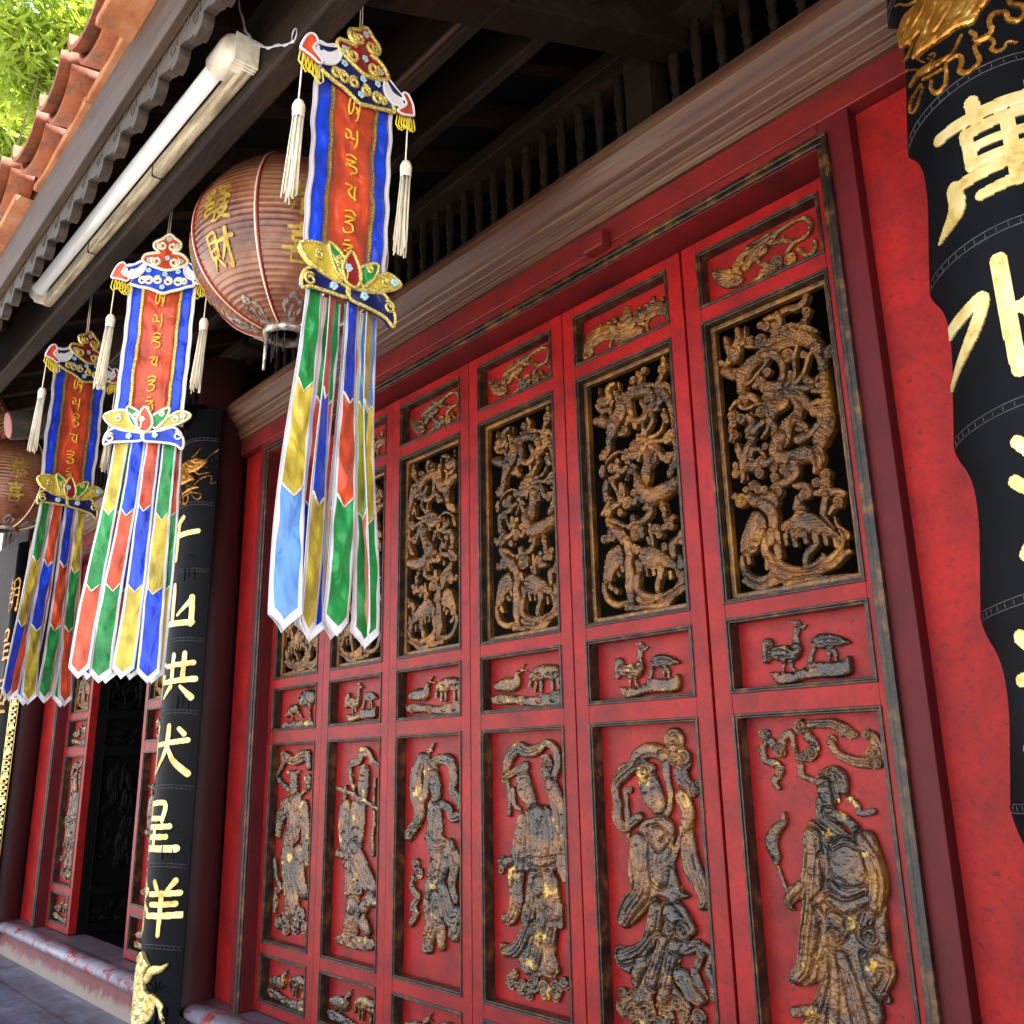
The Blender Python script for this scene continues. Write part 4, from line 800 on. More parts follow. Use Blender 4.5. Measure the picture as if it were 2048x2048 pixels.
def leaf(i, x, label, cell, tops, lat, ani, fg, low):
    t = thing('door_leaf', label, 'door leaf', (x, 0, 0), 0, 'carved door leaves')
    m = MB(); zs = [0.212] + [z for k in ('lower', 'figure', 'animal', 'lattice', 'dragon') for z in OPEN[k]] + [2.922]
    m.box(0.001, UL, 0, 0.055, 0.212, 2.922); m.box(UR, LW, 0, 0.055, 0.212, 2.922)
    for j in range(0, len(zs), 2): m.box(UL, UR, 0.0008, 0.0542, zs[j], zs[j + 1])
    m.build('leaf_frame', M['leaf_red'], t, 0.0025)
    for kk, (z0, z1) in OPEN.items():
        md = MB().ring(UL - 0.002, UR + 0.002, z0 - 0.002, z1 + 0.002, 0.007, -0.005, 0.02).ring(UL + 0.0052, UR - 0.0052, z0 + 0.0052, z1 - 0.0052, 0.006, -0.001, 0.044).build('bead_moulding', M['bead'], t, 0.002)
        if kk == 'lattice':
            p = MB().ring(UL + 0.012, UR - 0.012, z0 + 0.012, z1 - 0.012, 0.017, 0.024, 0.05).build('lattice_surround', M['gilt_upper'], t, 0.004)
            relief_flat('openwork_carving', lat, z0 + 0.02, z1 - 0.02, cell, p, 0.042, 0.010, 10 + i, 1.3)
        else:
            p = MB().box(UL, UR, 0.045, 0.0538, z0, z1).build({'dragon': 'dragon_panel', 'animal': 'animal_panel', 'figure': 'figure_panel', 'lower': 'lower_panel'}[kk], M['leaf_red'], t)
            relief_flat({'dragon': 'dragon_carving', 'animal': 'animal_carving', 'figure': 'robed_figure_carving', 'lower': 'beast_carving'}[kk],
                        {'dragon': tops, 'animal': ani, 'figure': fg, 'lower': low}[kk], z0, z1, cell, p, 0.0452, 0.001, 20 + 7 * i + len(kk))
    return t
low = shifted(deer, 0.0, -1.235)
lowz = [(k, [(p[0], 0.36 + (p[1] - 0.36) * 1.0, *p[2:]) for p in P]) for k, P in low]
cells = [0.0040, 0.0037, 0.0030, 0.0025, 0.0020, 0.0017]
M['shaded_leaf'] = mat('leaf_with_painted_shade', worn((0.0035, 0.0026, 0.0024), (0.002, 0.0018, 0.0018), (0.010, 0.006, 0.004), 6.0), 0.6, spec=0.12)  # near-black copy for the open leaves: interior shade put into the colour
dirl = ['leftmost closed leaf, crane panel above a robed lady with trailing sash', 'second closed leaf from the left, rooster panel above a flute player',
        'third closed leaf from the left, dancer with one long raised sleeve', 'fourth closed leaf from the left, robed lady holding up a flower',
        'fifth closed leaf from the left, lady with cloud topped staff and looping ribbons', 'rightmost closed leaf, bearded official in winged hat holding a club']
ANI = [crane, roost, deer, deer, roost, roost]
LAT = [mirror(latA), mirror(latB), mirror(latB), latB, latB, latA]
L = [leaf(i, EDGE[i], dirl[i], cells[i], TOPS[i], LAT[i], ANI[i], fig[i], lowz) for i in range(6)]
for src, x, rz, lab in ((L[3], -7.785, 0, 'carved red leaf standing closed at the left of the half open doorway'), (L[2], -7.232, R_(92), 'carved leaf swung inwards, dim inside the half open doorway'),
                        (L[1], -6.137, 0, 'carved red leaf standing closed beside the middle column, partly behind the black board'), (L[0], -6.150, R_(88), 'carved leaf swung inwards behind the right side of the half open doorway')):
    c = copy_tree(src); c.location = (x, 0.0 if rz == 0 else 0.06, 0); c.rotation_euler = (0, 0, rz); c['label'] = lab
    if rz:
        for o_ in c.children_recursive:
            for sl_ in o_.material_slots: sl_.link = 'OBJECT'; sl_.material = M['shaded_leaf']

# ================================================================== black couplet boards on the columns
R0 = 0.214; ZN = [3.083 - 0.3735 * k for k in range(9)]
def board_r(z, ang):
    zz = z - 0.012 * np.sin(2.2 * ang + 0.6)
    t = ((3.083 - zz) / 0.3735); t = t - np.floor(t)
    return R0 + np.interp(t, [0, 0.06, 0.26, 0.6, 0.9, 1.0], [-0.003, -0.0045, -0.006, -0.006, -0.0045, -0.003])
_ET = smooth_path([(0, 67, 0), (0.04, 65, 0), (0.12, 56, 0), (0.22, 46, 0), (0.34, 41.5, 0), (0.5, 42, 0), (0.66, 46, 0), (0.82, 52, 0), (0.94, 58, 0), (1.0, 61, 0)], per=8)
def board_edge(z):                                     # scalloped left edge, one lobe per bamboo segment
    t = ((3.083 - z) / 0.3735); t = t - np.floor(t)
    return -R_(1) * np.interp(t, _ET[:, 0], _ET[:, 1])
def bmap(U, V, H):
    a = U / R0; r = board_r(V, a) + H
    return np.stack([r * np.sin(a), -r * np.cos(a), V], 1)
def cylpt(px, py, xc):
    d = ray(px, py); o = CAM - np.array([xc, YC, 0]); R = R0 - 0.01
    A = d[0] ** 2 + d[1] ** 2; B = 2 * (o[0] * d[0] + o[1] * d[1]); D = max(B * B - 4 * A * (o[0] ** 2 + o[1] ** 2 - R * R), 0)
    tt = (-B - math.sqrt(D)) / (2 * A); P = CAM + tt * d
    return math.atan2(P[0] - xc, -(P[1] - YC)) * R0, P[2]
dtxt = """
p 480,210 600,90 760,-40 1000,-160 1400,-120 1530,0 1400,180 1310,330 1100,400 930,530 720,660 590,770 600,640 690,430 560,560 430,620 370,560 410,400
s 350,85,12 420,55,22 500,70,24 620,20,25; s 230,580,10 250,500,26 320,470,28 390,500,28; s 360,620,15 300,690,12 260,740,8; s 420,640,18 370,790,14 310,960,10 265,1080,6
s 560,560,20 510,710,20 430,830,18 390,930,18 390,990,10; s 620,880,20 500,890,22 430,950,22 400,1050,22 420,1150,24 430,1230,22 360,1320,18 340,1420,12 310,1500,6
s 1040,720,35 900,800,45 740,880,58 620,970,45 550,1080,28; s 930,890,25 800,960,28 700,1010,25; s 680,1060,18 580,1220,18 540,1340,18 570,1420,20 620,1360,18 680,1200,16 710,1080,14
s 740,780,12 790,700,14 840,680,16 830,740,14 780,800,12; s 630,750,14 720,800,14; s 1160,470,25 1110,590,24 1060,690,25; s 980,820,26 990,960,28 970,1090,34 880,1180,36 810,1130,28 800,1020,20
s 1000,790,22 1080,740,26 1160,730,30 1170,830,38 1150,910,38 1220,940,36 1330,880,34 1390,790,32 1350,690,30 1330,610,30 1410,540,30 1520,510,28 1560,580,26 1530,640,30 1590,680,28 1680,640,22 1720,560,20 1790,570,16 1890,570,6
s 1280,430,30 1340,480,34 1320,530,25 1440,500,34 1530,420,34 1500,300,34 1560,200,34 1680,190,34 1740,280,34 1850,290,32 1930,200,32 1890,110,32 1750,80,32 1740,0,32
g 600,180,9 560,300,9 480,420,9; g 760,80,9 700,220,9 600,380,9; g 900,0,9 860,180,9 800,330,9 760,470,9; g 1080,-60,9 1060,120,9 960,300,9 860,450,9; g 1240,-60,9 1220,120,9 1120,280,9; g 1380,-40,9 1340,120,9 1240,270,9
"""
dr = []
for kk, P in parse(dtxt):
    Q = []
    for p in P:
        X, Y = 1740 + p[0] / 6.273, p[1] / 6.273; u, z = cylpt(X, Y, XC[0])
        Q.append((u, z, p[2] / 6.273 * abs(cylpt(X, Y + 4, XC[0])[1] - z) / 4) if len(p) > 2 else (u, z))
    dr.append((kk, Q))
def sprig(u, z, s):
    out = []
    for a in (-70, -40, -12, 15, 45, 75): out.append(('s', [(u, z, 0.0012), (u + s * 0.5 * math.sin(R_(a)), z + s * 0.5 * math.cos(R_(a)), 0.0045), (u + s * math.sin(R_(a)), z + s * math.cos(R_(a)) - 0.02, 0.001)]))
    return out + [('s', [(u, z - 0.10, 0.004), (u + 0.004, z, 0.002)]), ('s', [(u - 0.03, z - 0.11, 0.007), (u - 0.028, z - 0.05, 0.005)]), ('s', [(u + 0.035, z - 0.11, 0.006), (u + 0.032, z - 0.06, 0.004)])]
def board(xc, label, chars, drag, sprigs, beast):
    t = thing('couplet_board', label, 'couplet board', (xc, YC, 0), 0, 'black bamboo shaped boards on the columns')
    A = R_(65); na, nz = 44, 640; z0, z1 = 0.085, 3.27
    aa = np.linspace(-A, A, na); zz = np.linspace(z0, z1, nz); G, Z = np.meshgrid(aa, zz)
    E_ = board_edge(Z - 0.012 * math.sin(2.2 * -A + 0.6)); G = E_ + (G + A) / (2 * A) * (A - E_)
    V = bmap((G * R0).ravel(), Z.ravel(), np.zeros(G.size))
    VB = np.stack([(RC + 0.006) * np.sin(G).ravel(), -(RC + 0.006) * np.cos(G).ravel(), Z.ravel()], 1); n = G.size
    vs = np.vstack([V, VB]); fs = []
    for j in range(nz - 1):
        for i in range(na - 1): fs.append((j * na + i, j * na + i + 1, (j + 1) * na + i + 1, (j + 1) * na + i))
    nb = len(fs); e = []
    for j in range(nz - 1): e += [(j * na, (j + 1) * na), ((j + 1) * na + na - 1, j * na + na - 1)]
    for i in range(na - 1): e += [(i + 1, i), ((nz - 1) * na + i, (nz - 1) * na + i + 1)]
    m = MB(); m.add(vs, fs, True); m.add(vs, [(p, q, q + n, p + n) for p, q in e], False)
    bm_ = m.build('bamboo_plank', M['black'], t)
    for zc in ZN[:9]:
        m = MB()
        for dz in (0.004, -0.012):
            P = [(R0 * a, zc + dz + 0.012 * math.sin(2.2 * a + 0.6)) for a in np.linspace(-A * (0.95 if dz < 0 else 0.84), A * 0.98, 30)]
            W = bmap(np.array([p[0] for p in P]), np.array([p[1] for p in P]), np.full(30, 0.0004)); m.tube(W, 0.0011, 5)
        for a in np.linspace(-A * 0.85, A * 0.9, 19):
            p = bmap(np.array([R0 * a] * 2), np.array([zc + 0.001, zc - 0.009]) + 0.012 * math.sin(2.2 * a + 0.6), np.full(2, 0.0003)); m.tube(p, 0.0009, 4)
        m.build('node_line', M['grey_line'], t)
    for j, (nm, w_) in enumerate(chars):
        zc = (ZN[j + 1] + ZN[j + 2]) / 2 + 0.0; r = Relief(-0.23, 0.23, zc - 0.17, zc + 0.17, 0.0026, 0.55); r.run(glyph(nm, {'wan': 0.062, 'shui': 0.0, 'chao': 0.075, 'hui': 0.05, 'xiang': 0.035, 'fu': 0.025, 'gong': 0.025, 'shan': 0.02}.get(nm, 0.01), zc, w_, 0.262))
        r.mask &= r.U[None, :] > (board_edge(r.V) * R0 + 0.003)[:, None]; r.h = np.where(r.mask, np.minimum(r.h, 0.0045), 0); r.mesh('gilt_character', bmap, 0.002, M['gold'], t, j, 0.0002)
    r = Relief(-0.24, 0.24, ZN[1] - 0.02, 3.24, 0.0026, 0.75); r.run(drag); r.mask &= r.U[None, :] > (board_edge(r.V) * R0 + 0.003)[:, None]; r.mesh('dragon_relief', bmap, 0.002, M['gold_relief'], t, 3)
    for (u, z, s) in sprigs:
        r = Relief(u - 0.12, u + 0.12, z - 0.13, z + 0.13, 0.003, 0.6); r.run(sprig(u, z, s)); r.mesh('bamboo_sprig', bmap, 0.002, M['black'], t, 5, 0.0)
    if beast:
        r = Relief(-0.23, 0.23, 0.10, 0.47, 0.003, 1.2)
        r.run(parse('p -0.05,0.41 0.00,0.45 0.04,0.42 0.07,0.39 0.04,0.35 0.05,0.29 0.10,0.26 0.13,0.21 0.10,0.15 0.02,0.12 -0.08,0.14 -0.12,0.24 -0.10,0.34; s 0.06,0.33,0.02 0.09,0.37,0.022 0.14,0.38,0.015 0.17,0.40,0.008; c 0.05,0.21,0.035 -0.01,0.17,0.035 0.05,0.15,0.025 -0.04,0.36,0.03 0.0,0.40,0.022; s 0.0,0.28,0.02 0.04,0.25,0.02; g -0.05,0.30,0.004 -0.02,0.25,0.004; s -0.18,0.2,0.03 -0.2,0.3,0.03; s 0.1,0.26,0.012 0.15,0.22,0.016 0.17,0.15,0.014'))
        r.mesh('beast_relief', bmap, 0.002, M['gold'], t, 4)
        r = Relief(-0.05, 0.23, 0.10, 0.40, 0.003, 1.0); r.run(sprig(0.12, 0.27, 0.09) + parse('s 0.08,0.12,0.02 0.10,0.2,0.016; s 0.16,0.11,0.02 0.17,0.2,0.018; s 0.12,0.14,0.014 0.13,0.22,0.01')); r.mesh('bamboo_sprig', bmap, 0.002, M['black'], t, 5)
    return t
board(XC[0], 'huge black bamboo shaped board at the right edge with a raised gold dragon', [('wan', 0.33), ('shui', 0.36), ('chao', 0.25), ('hui', 0.33)], dr, [], True)
b2_ = board(XC[1], 'black bamboo shaped couplet board of six gilt characters between the doorways', [('qian', 0.34), ('shan', 0.38), ('gong', 0.37), ('fu', 0.37), ('cheng', 0.36), ('xiang', 0.38)],
      [(k, [(-p[0], p[1], *p[2:]) for p in P]) for k, P in dr], [(0.12, 2.40, 0.05), (0.14, 1.72, 0.09), (0.12, 0.99, 0.10)], True)
# third board: flat lacquer with gold fret edge
t = thing('couplet_board', 'black board edged with gold fretwork on the farthest column at left', 'couplet board', (XC[2], YC, 0), 0, 'black bamboo shaped boards on the columns')
m = MB(); pr = [(RC + 0.012, 0.1), (0.205, 0.1), (0.205, 3.2), (RC + 0.012, 3.2), (RC + 0.012, 0.1)]; m.lathe(pr, n=30, a0=R_(-90 - 62), a1=R_(-90 + 62)); m.build('curved_plank', M['black'], t)
m = MB()
for i in range(64):
    z = 0.14 + i * 0.047; pat = [((0, .04), (.005, .012)), ((0, .012), (.012, .045)), ((.03, .042), (.012, .03)), ((.012, .03), (.034, .045))] if i % 4 else [((0, .045), (.0, .02)), ((.008, .036), (.02, .046))]
    for (a0, a1), (b0, b1) in pat:
        ang = [R_(46 + 330 * q) for q in (a0, a1)]; vs = [(rr * math.sin(a), -rr * math.cos(a), z + q) for rr in (0.2055, 0.216) for a in ang for q in (b0, b1)]
        m.add(vs, [(0, 1, 3, 2), (4, 6, 7, 5), (0, 4, 5, 1), (2, 3, 7, 6), (0, 2, 6, 4), (1, 5, 7, 3)], False)
for a in (44.5, 62.0): m.tube([(0.208 * math.sin(R_(a)), -0.208 * math.cos(R_(a)), z) for z in (0.1, 3.2)], 0.004, 6)
m.build('fret_border', M['gold'], t)
for j in range(6):
    r = Relief(-0.2, 0.2, 0.45 + j * 0.42, 0.85 + j * 0.42, 0.006, 0.6); r.run(glyph(['gong', 'fa', 'xi', 'hui', 'cheng', 'chao'][j], 0.0, 0.65 + j * 0.42, 0.24, 0.28))
    r.mesh('gilt_character', lambda U, V, H: np.stack([(0.206 + H) * np.sin(U / 0.205), -(0.206 + H) * np.cos(U / 0.205), V], 1), 0.002, M['gold_relief'], t, j)

# ================================================================== roof, eave and beams
SL = math.tan(R_(25))
def deckz(y): return 3.36 + (y + 1.52) * SL
XA, XB = -10.9, 3.4
roof = thing('tiled_roof', 'terracotta tiled roof with dark rafters, eave boards and scalloped carved fascia', 'roof', (0, 0, 0))
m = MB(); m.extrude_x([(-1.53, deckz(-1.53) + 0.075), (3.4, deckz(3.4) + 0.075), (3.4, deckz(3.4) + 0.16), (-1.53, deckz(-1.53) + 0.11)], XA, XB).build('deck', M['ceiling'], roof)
m = MB(); m.extrude_x([(-1.52, deckz(-1.52) + 0.13), (3.4, deckz(3.4) + 0.161), (3.4, deckz(3.4) + 0.22), (-1.52, deckz(-1.52) + 0.19)], XA, XB).build('tile_bed', M['terra'], roof)
raf = None; x = XB - 0.2
while x > XA:
    if raf is None: raf = o = MB().extrude_x([(-1.50, deckz(-1.5) - 0.005), (3.3, deckz(3.3) - 0.005), (3.3, deckz(3.3) + 0.074), (-1.50, deckz(-1.5) + 0.074)], -0.035, 0.035).build('rafter', M['rust_wood'], roof)
    else: o = raf.copy(); COL.objects.link(o); o.parent = roof
    o.location = (x, 0, 0); x -= 0.42
MB().extrude_x([(-1.552, 3.19), (-1.524, 3.19), (-1.524, 3.384), (-1.552, 3.384)], XA, XB).build('eave_board', M['eave_board'], roof, 0.004)
# carved fascia
un = 0.15; n = int((2.0 - XA) / un); m = MB(); y0, y1 = -1.523, -1.493
for i in range(n):
    xr = 2.0 - i * un; xl = xr - un
    pl = [(xl, 3.29), (xr, 3.29), (xr, 3.118), (xr - 0.012, 3.100), (xr - 0.03, 3.092), (xr - 0.048, 3.092), (xr - 0.05, 3.108), (xr - 0.085, 3.116), (xr - 0.12, 3.133), (xl + 0.001, 3.140)]
    m.prism(pl, y0, y1)
    for (cx, cz, r_, sg) in ((xr - 0.045, 3.155, 0.026, 1), (xr - 0.11, 3.19, 0.022, -1)):
        m.tube([(cx + sg * (r_ * (1 - 0.75 * q)) * math.cos(q * 8), y0 - 0.001, cz + (r_ * (1 - 0.75 * q)) * math.sin(q * 8)) for q in np.linspace(0, 1, 16)], 0.0028, 5)
    m.tube([(xr - 0.02, y0, 3.17), (xr - 0.05, y0, 3.225), (xr - 0.10, y0, 3.235), (xr - 0.145, y0, 3.20)], 0.0028, 5)
m.build('carved_fascia', M['fascia'], roof)
# eave tiles
ft = None
for i in range(35):
    if ft is None: ft = o = MB().box(-0.1765, 0.1765, -1.618, -1.51, 3.386, 3.416).build('flat_eave_tile', M['terra_flat'], roof, 0.005)
    else: o = ft.copy(); COL.objects.link(o); o.parent = roof
    o.location = (1.4 - 0.36 * i, random.uniform(-.006, .006), random.uniform(0, .004)); o.rotation_euler = (random.uniform(-.02, .02), random.uniform(-.012, .012), random.uniform(-.015, .015))
def pan_tile():
    m = MB(); na = 14; rw, dp = 0.148, 0.112; secs = []
    for (y, s, lift) in ((-0.050, 1.0, 0.0), (-0.02, 0.99, 0.003), (0.0, 0.97, 0.02), (0.12, 0.94, 0.07), (0.30, 0.93, 0.15)):
        ring = []
        for q in np.linspace(0, math.pi, na): ring.append((-rw * s * math.cos(q), y, 0.118 - dp * s * math.sin(q) ** 0.8 + lift))
        for q in np.linspace(math.pi, 0, na): ring.append((-(rw - 0.017) * s * math.cos(q), y, 0.118 + 0.001 - (dp - 0.019) * s * math.sin(q) ** 0.8 + lift))
        secs.append(ring)
    N = len(secs[0]); vs = [p for r in secs for p in r]; fs = [(k * N + j, k * N + (j + 1) % N, (k + 1) * N + (j + 1) % N, (k + 1) * N + j) for k in range(len(secs) - 1) for j in range(N)]
    m.add(vs, fs, True); m.add(secs[0], [(j, j + 1, N - 2 - j, N - 1 - j) for j in range(na - 1)], False)
    m.add([(x * 0.98, y + 0.035, z - 0.034) for x, y, z in secs[0]] + [(x * 0.96, y + 0.09, z - 0.026) for x, y, z in secs[1]], [(j, (j + 1) % N, N + (j + 1) % N, N + j) for j in range(N)] + [(j, j + 1, N - 2 - j, N - 1 - j) for j in range(na - 1)], True)
    return m
pt = None
for i in range(35):
    if pt is None: pt = o = pan_tile().build('pan_tile', M['terra'], roof, recalc=True)
    else: o = pt.copy(); COL.objects.link(o); o.parent = roof
    o.location = (1.40 - 0.36 * i, -1.60 + random.uniform(-.012, .010), 3.447 + random.uniform(-.005, .005)); o.rotation_euler = (random.uniform(-.04, .04), random.uniform(-.05, .05), random.uniform(-.05, .05))

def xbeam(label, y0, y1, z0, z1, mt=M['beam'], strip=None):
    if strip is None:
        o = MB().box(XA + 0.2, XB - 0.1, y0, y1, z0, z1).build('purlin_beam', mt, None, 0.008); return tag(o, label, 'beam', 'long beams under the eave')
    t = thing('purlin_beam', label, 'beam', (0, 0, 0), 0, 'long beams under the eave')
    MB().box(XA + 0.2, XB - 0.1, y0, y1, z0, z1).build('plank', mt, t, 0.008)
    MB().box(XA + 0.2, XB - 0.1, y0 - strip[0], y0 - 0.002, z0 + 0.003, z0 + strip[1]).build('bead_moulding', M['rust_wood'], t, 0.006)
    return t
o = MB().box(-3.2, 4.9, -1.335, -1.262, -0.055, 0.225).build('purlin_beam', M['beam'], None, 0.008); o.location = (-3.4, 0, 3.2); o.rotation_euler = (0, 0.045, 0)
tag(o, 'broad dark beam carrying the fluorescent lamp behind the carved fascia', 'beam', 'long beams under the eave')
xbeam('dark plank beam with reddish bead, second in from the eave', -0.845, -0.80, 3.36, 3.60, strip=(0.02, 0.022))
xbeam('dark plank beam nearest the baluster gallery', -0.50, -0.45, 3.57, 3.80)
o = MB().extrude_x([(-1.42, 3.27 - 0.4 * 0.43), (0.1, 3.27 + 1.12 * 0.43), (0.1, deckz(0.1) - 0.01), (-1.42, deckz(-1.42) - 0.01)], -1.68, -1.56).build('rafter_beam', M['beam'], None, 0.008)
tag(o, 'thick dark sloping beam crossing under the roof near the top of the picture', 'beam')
# cantilever bracket over the middle column with pink end and a carved plaque
t = thing('bracket_beam', 'round dark bracket beam with faded pink end at the left edge', 'beam', (XC[1], 0, 0))
m = MB(); m.tube([(0, -0.1, 3.32), (0, -1.245, 2.985)], [0.075, 0.072], 20); m.build('round_beam', M['beam'], t)
m = MB(); m.tube([(0, -1.246, 2.985), (0, -1.252, 2.9835)], [0.066, 0.062], 20); m.build('painted_end', M['pink_end'], t)
t = thing('carved_plaque', 'faded red plaque with carved fret pattern hanging at the left edge', 'plaque', tuple(onY(4, 835, -1.05)), R_(55)); t.rotation_euler = (0, R_(62), R_(50))
m = MB(); m.box(-0.14, 0.14, -0.012, 0.012, -0.05, 0.05); m.build('plaque_board', M['sign_red'], t, 0.006)
m = MB()
for k in range(5):
    x = -0.11 + k * 0.05
    m.box(x, x + 0.008, -0.018, -0.0125, -0.035, 0.035); m.box(x + 0.009, x + 0.034, -0.018, -0.0125, 0.026, 0.035); m.box(x + 0.026, x + 0.034, -0.018, -0.0125, -0.035, 0.010); m.box(x + 0.009, x + 0.025, -0.018, -0.0125, 0.0, 0.009)
m.build('fret_carving', M['braid'], t)

# fluorescent lamp on the beam
t = thing('fluorescent_lamp', 'long white fluorescent tube on a grimy cream batten fixed to the broad beam', 'lamp', (0, 0, 0))
xl, xr = -3.90, -1.97; yb = -1.338
TILT = 0.045; t.rotation_euler = (0, TILT, 0); t.location = (-3.4 - (-3.4 * math.cos(TILT) + 3.2 * math.sin(TILT)), 0, 3.2 - (3.4 * math.sin(TILT) + 3.2 * math.cos(TILT)))
MB().box(xl, xr, yb - 0.036, yb - 0.001, 3.178, 3.225).build('batten', M['lamp_rail'], t, 0.008)
for x in (-3.3, -2.65): MB().box(x, x + 0.006, yb - 0.0375, yb - 0.002, 3.1765, 3.2265).build('clip', M['beam'], t)
m = MB(); m.tube([(xl + 0.03, yb - 0.066, 3.226), (xr - 0.03, yb - 0.066, 3.224)], 0.0245, 24); m.build('tube', M['lamp_glass'], t)
for (x, w_, s) in ((xl, 0.05, 1), (xr, 0.12, -1)):
    e0 = x + s * w_; yc, zc = yb - 0.062, 3.224; k = 0.040
    cap = MB().tube([(e0, yc, zc), (e0 - s * 0.004, yc, zc), (x + s * 0.03, yc, zc), (x + s * 0.010, yc, zc), (x + s * 0.002, yc, zc), (x, yc, zc)], [k - 0.007, k - 0.001, k, k - 0.003, k - 0.012, k - 0.022], 24).build('end_cap', M['yellow_plastic'], t)
    MB().box(min(x, x + s * w_ * 0.5), max(x, x + s * w_ * 0.5), yb - 0.075, yb - 0.0005, 3.180, 3.258).build('cap_block', M['yellow_plastic'], cap, 0.010)
    if w_ > 0.1:
        for q in range(3): MB().box(x - 0.026 + 0.012 * q, x - 0.026 + 0.012 * q + 0.006, yb - 0.070, yb - 0.0008, 3.176, 3.262).build('cap_fin', M['yellow_plastic'], cap, 0.002)

# thin wire holding the nearest banner's crown
pts = [onY(474, -20, -1.42), onY(484, 35, -1.41), onY(497, 72, -1.40), onY(522, 93, -1.39), onY(556, 92, -1.38), onY(588, 84, -1.378)]
m = MB(); P = smooth_path(pts, per=5)
m.tube(P, 0.0022, 5); m.tube([p + np.array([0.005 * math.sin(1.3 * i), 0, 0.005 * math.cos(1.3 * i)]) for i, p in enumerate(P)], 0.0018, 5)
e = P[-1]; m.tube([e + np.array([0.012 * math.cos(q), 0, 0.02 + 0.018 * math.sin(q)]) for q in np.linspace(-1.5, 4.5, 14)], 0.0018, 5)
tag(m.build('twisted_wire', M['wire']), 'thin twisted wire sagging from the eave to the nearest banner crown', 'wire')
# ================================================================== prayer banners
P2 = np.array([-2.952, -1.2, 3.136]); YAW2 = R_(53); D2 = np.array([math.cos(YAW2), math.sin(YAW2), 0]); N2 = np.array([-math.sin(YAW2), math.cos(YAW2), 0])
def onB(px, py):
    d = ray(px, py); t = ((P2 - CAM) @ N2) / (d @ N2); W = CAM + t * d - P2
    return (float(W @ D2), float(W[2]))
CE = (210, 460, 8.782); CF = (0, 600, 2.415)
def bp(c, txt, sway=0.0):
    out = []
    for s in txt.split():
        x, y = (float(v) for v in s.split(',')); u, v = onB(c[0] + x / c[2], c[1] + y / c[2]); out.append((u - 0.027 * v * sway, v))
    return out
SH = dict(
 red=bp(CE, '1110,140 1180,200 1280,280 1270,370 1180,440 1150,450 1300,480 1410,590 1370,660 1230,720 1040,760 850,710 700,650 620,590 660,500 760,470 910,450 880,420 820,360 830,280 950,220 1060,140'),
 blue=bp(CE, '640,640 1400,680 1500,920 1520,1000 1400,1030 1250,1080 1120,1110 970,1150 830,1100 700,1060 560,1040 390,990 500,880 620,760'),
 hlw=bp(CE, '350,680 470,660 600,600 680,690 600,830 480,900 400,900 280,830'), hlr=bp(CE, '80,890 150,740 220,660 290,640 330,700 280,770 270,830 390,910 340,960 240,930 120,910'),
 hrw=bp(CE, '1400,620 1520,680 1640,750 1700,820 1640,900 1540,910 1500,920 1400,880 1340,760'), hrr=bp(CE, '1640,720 1720,680 1780,740 1810,800 1820,920 1760,950 1640,990 1550,980 1640,900 1700,820'),
 hlb=bp(CE, '350,720 470,690 620,625 600,660 490,740 380,740'), hrb=bp(CE, '1410,640 1520,700 1620,745 1620,770 1500,765 1430,700'),
 py1=bp(CF, '490,570 560,545 610,560 650,640 570,640 510,610'), pg1=bp(CF, '600,530 660,560 664,632 620,610'), bud=bp(CF, '690,530 725,600 700,648 660,640 648,600 655,575'),
 pg2=bp(CF, '722,575 800,530 790,580 735,632'), py2=bp(CF, '780,590 850,545 905,565 850,605 780,625 735,640'), bl=bp(CF, '490,712 500,660 545,630 600,645 672,655 670,688 600,695 530,700'), br=bp(CF, '676,655 760,640 830,625 872,680 865,727 830,705 750,695 684,690'))
_cx = np.mean([p[0] for p in SH['blue']]); _lx = np.mean([p[0] for p in SH['bl'] + SH['br']])
for k in SH: SH[k] = [(u - (_lx if k in ('py1', 'pg1', 'bud', 'pg2', 'py2', 'bl', 'br') else _cx), v) for u, v in SH[k]]
def sp(cx, cy, r, c, sg=1, a0=0.0, turns=1.35):
    u, v = onB(c[0] + cx / c[2], c[1] + cy / c[2]); rr = r / c[2] / 560.0; off = _cx if c is CE else _lx
    return [(u - off + sg * rr * (1 - 0.7 * q) * math.cos(a0 + q * turns * 6.28), v + rr * (1 - 0.7 * q) * math.sin(a0 + q * turns * 6.28)) for q in np.linspace(0, 1, 16)]
def wr(u, v, s): return 0.0030 * math.sin(23 * v + 9 * u + s) + 0.0026 * math.sin(61 * v - 30 * u + 2 * s) + 0.0035 * math.sin(75 * u + s + 9 * v) * math.sin(13 * v + s)
GLY = ['s .1,.9 .05,.4 .2,.1 .35,.4 .35,.95; s .45,.8 .95,.85; s .5,.6 .7,.35 .55,.3; s .75,.85 .72,.1 .6,-.1; s .6,1.05 .66,1.08', 's .05,.8 .3,.75 .35,.45 .1,.3 .05,.55; s .3,.4 .6,.35; s .7,.9 .72,.2 .62,-.1', 's .2,.95 .5,1.05 .8,.9; s .2,.7 .75,.72 .3,.45 .7,.35 .75,.1 .4,-.1; s .3,.6 .15,.3', 's .1,.8 .55,.8 .35,.5 .5,.25; s .75,.9 .72,.1; s .5,.25 .85,.2', 's .15,.9 .55,1.0 .85,.85; s .2,.65 .8,.7 .4,.45; s .25,.4 .7,.35 .75,.05 .35,-.1 .2,.1', 's .3,1.0 .6,1.05; s .2,.75 .75,.78 .45,.55; s .7,.6 .75,.2 .4,.0 .2,.15; s .25,.45 .55,.35 .5,.15']
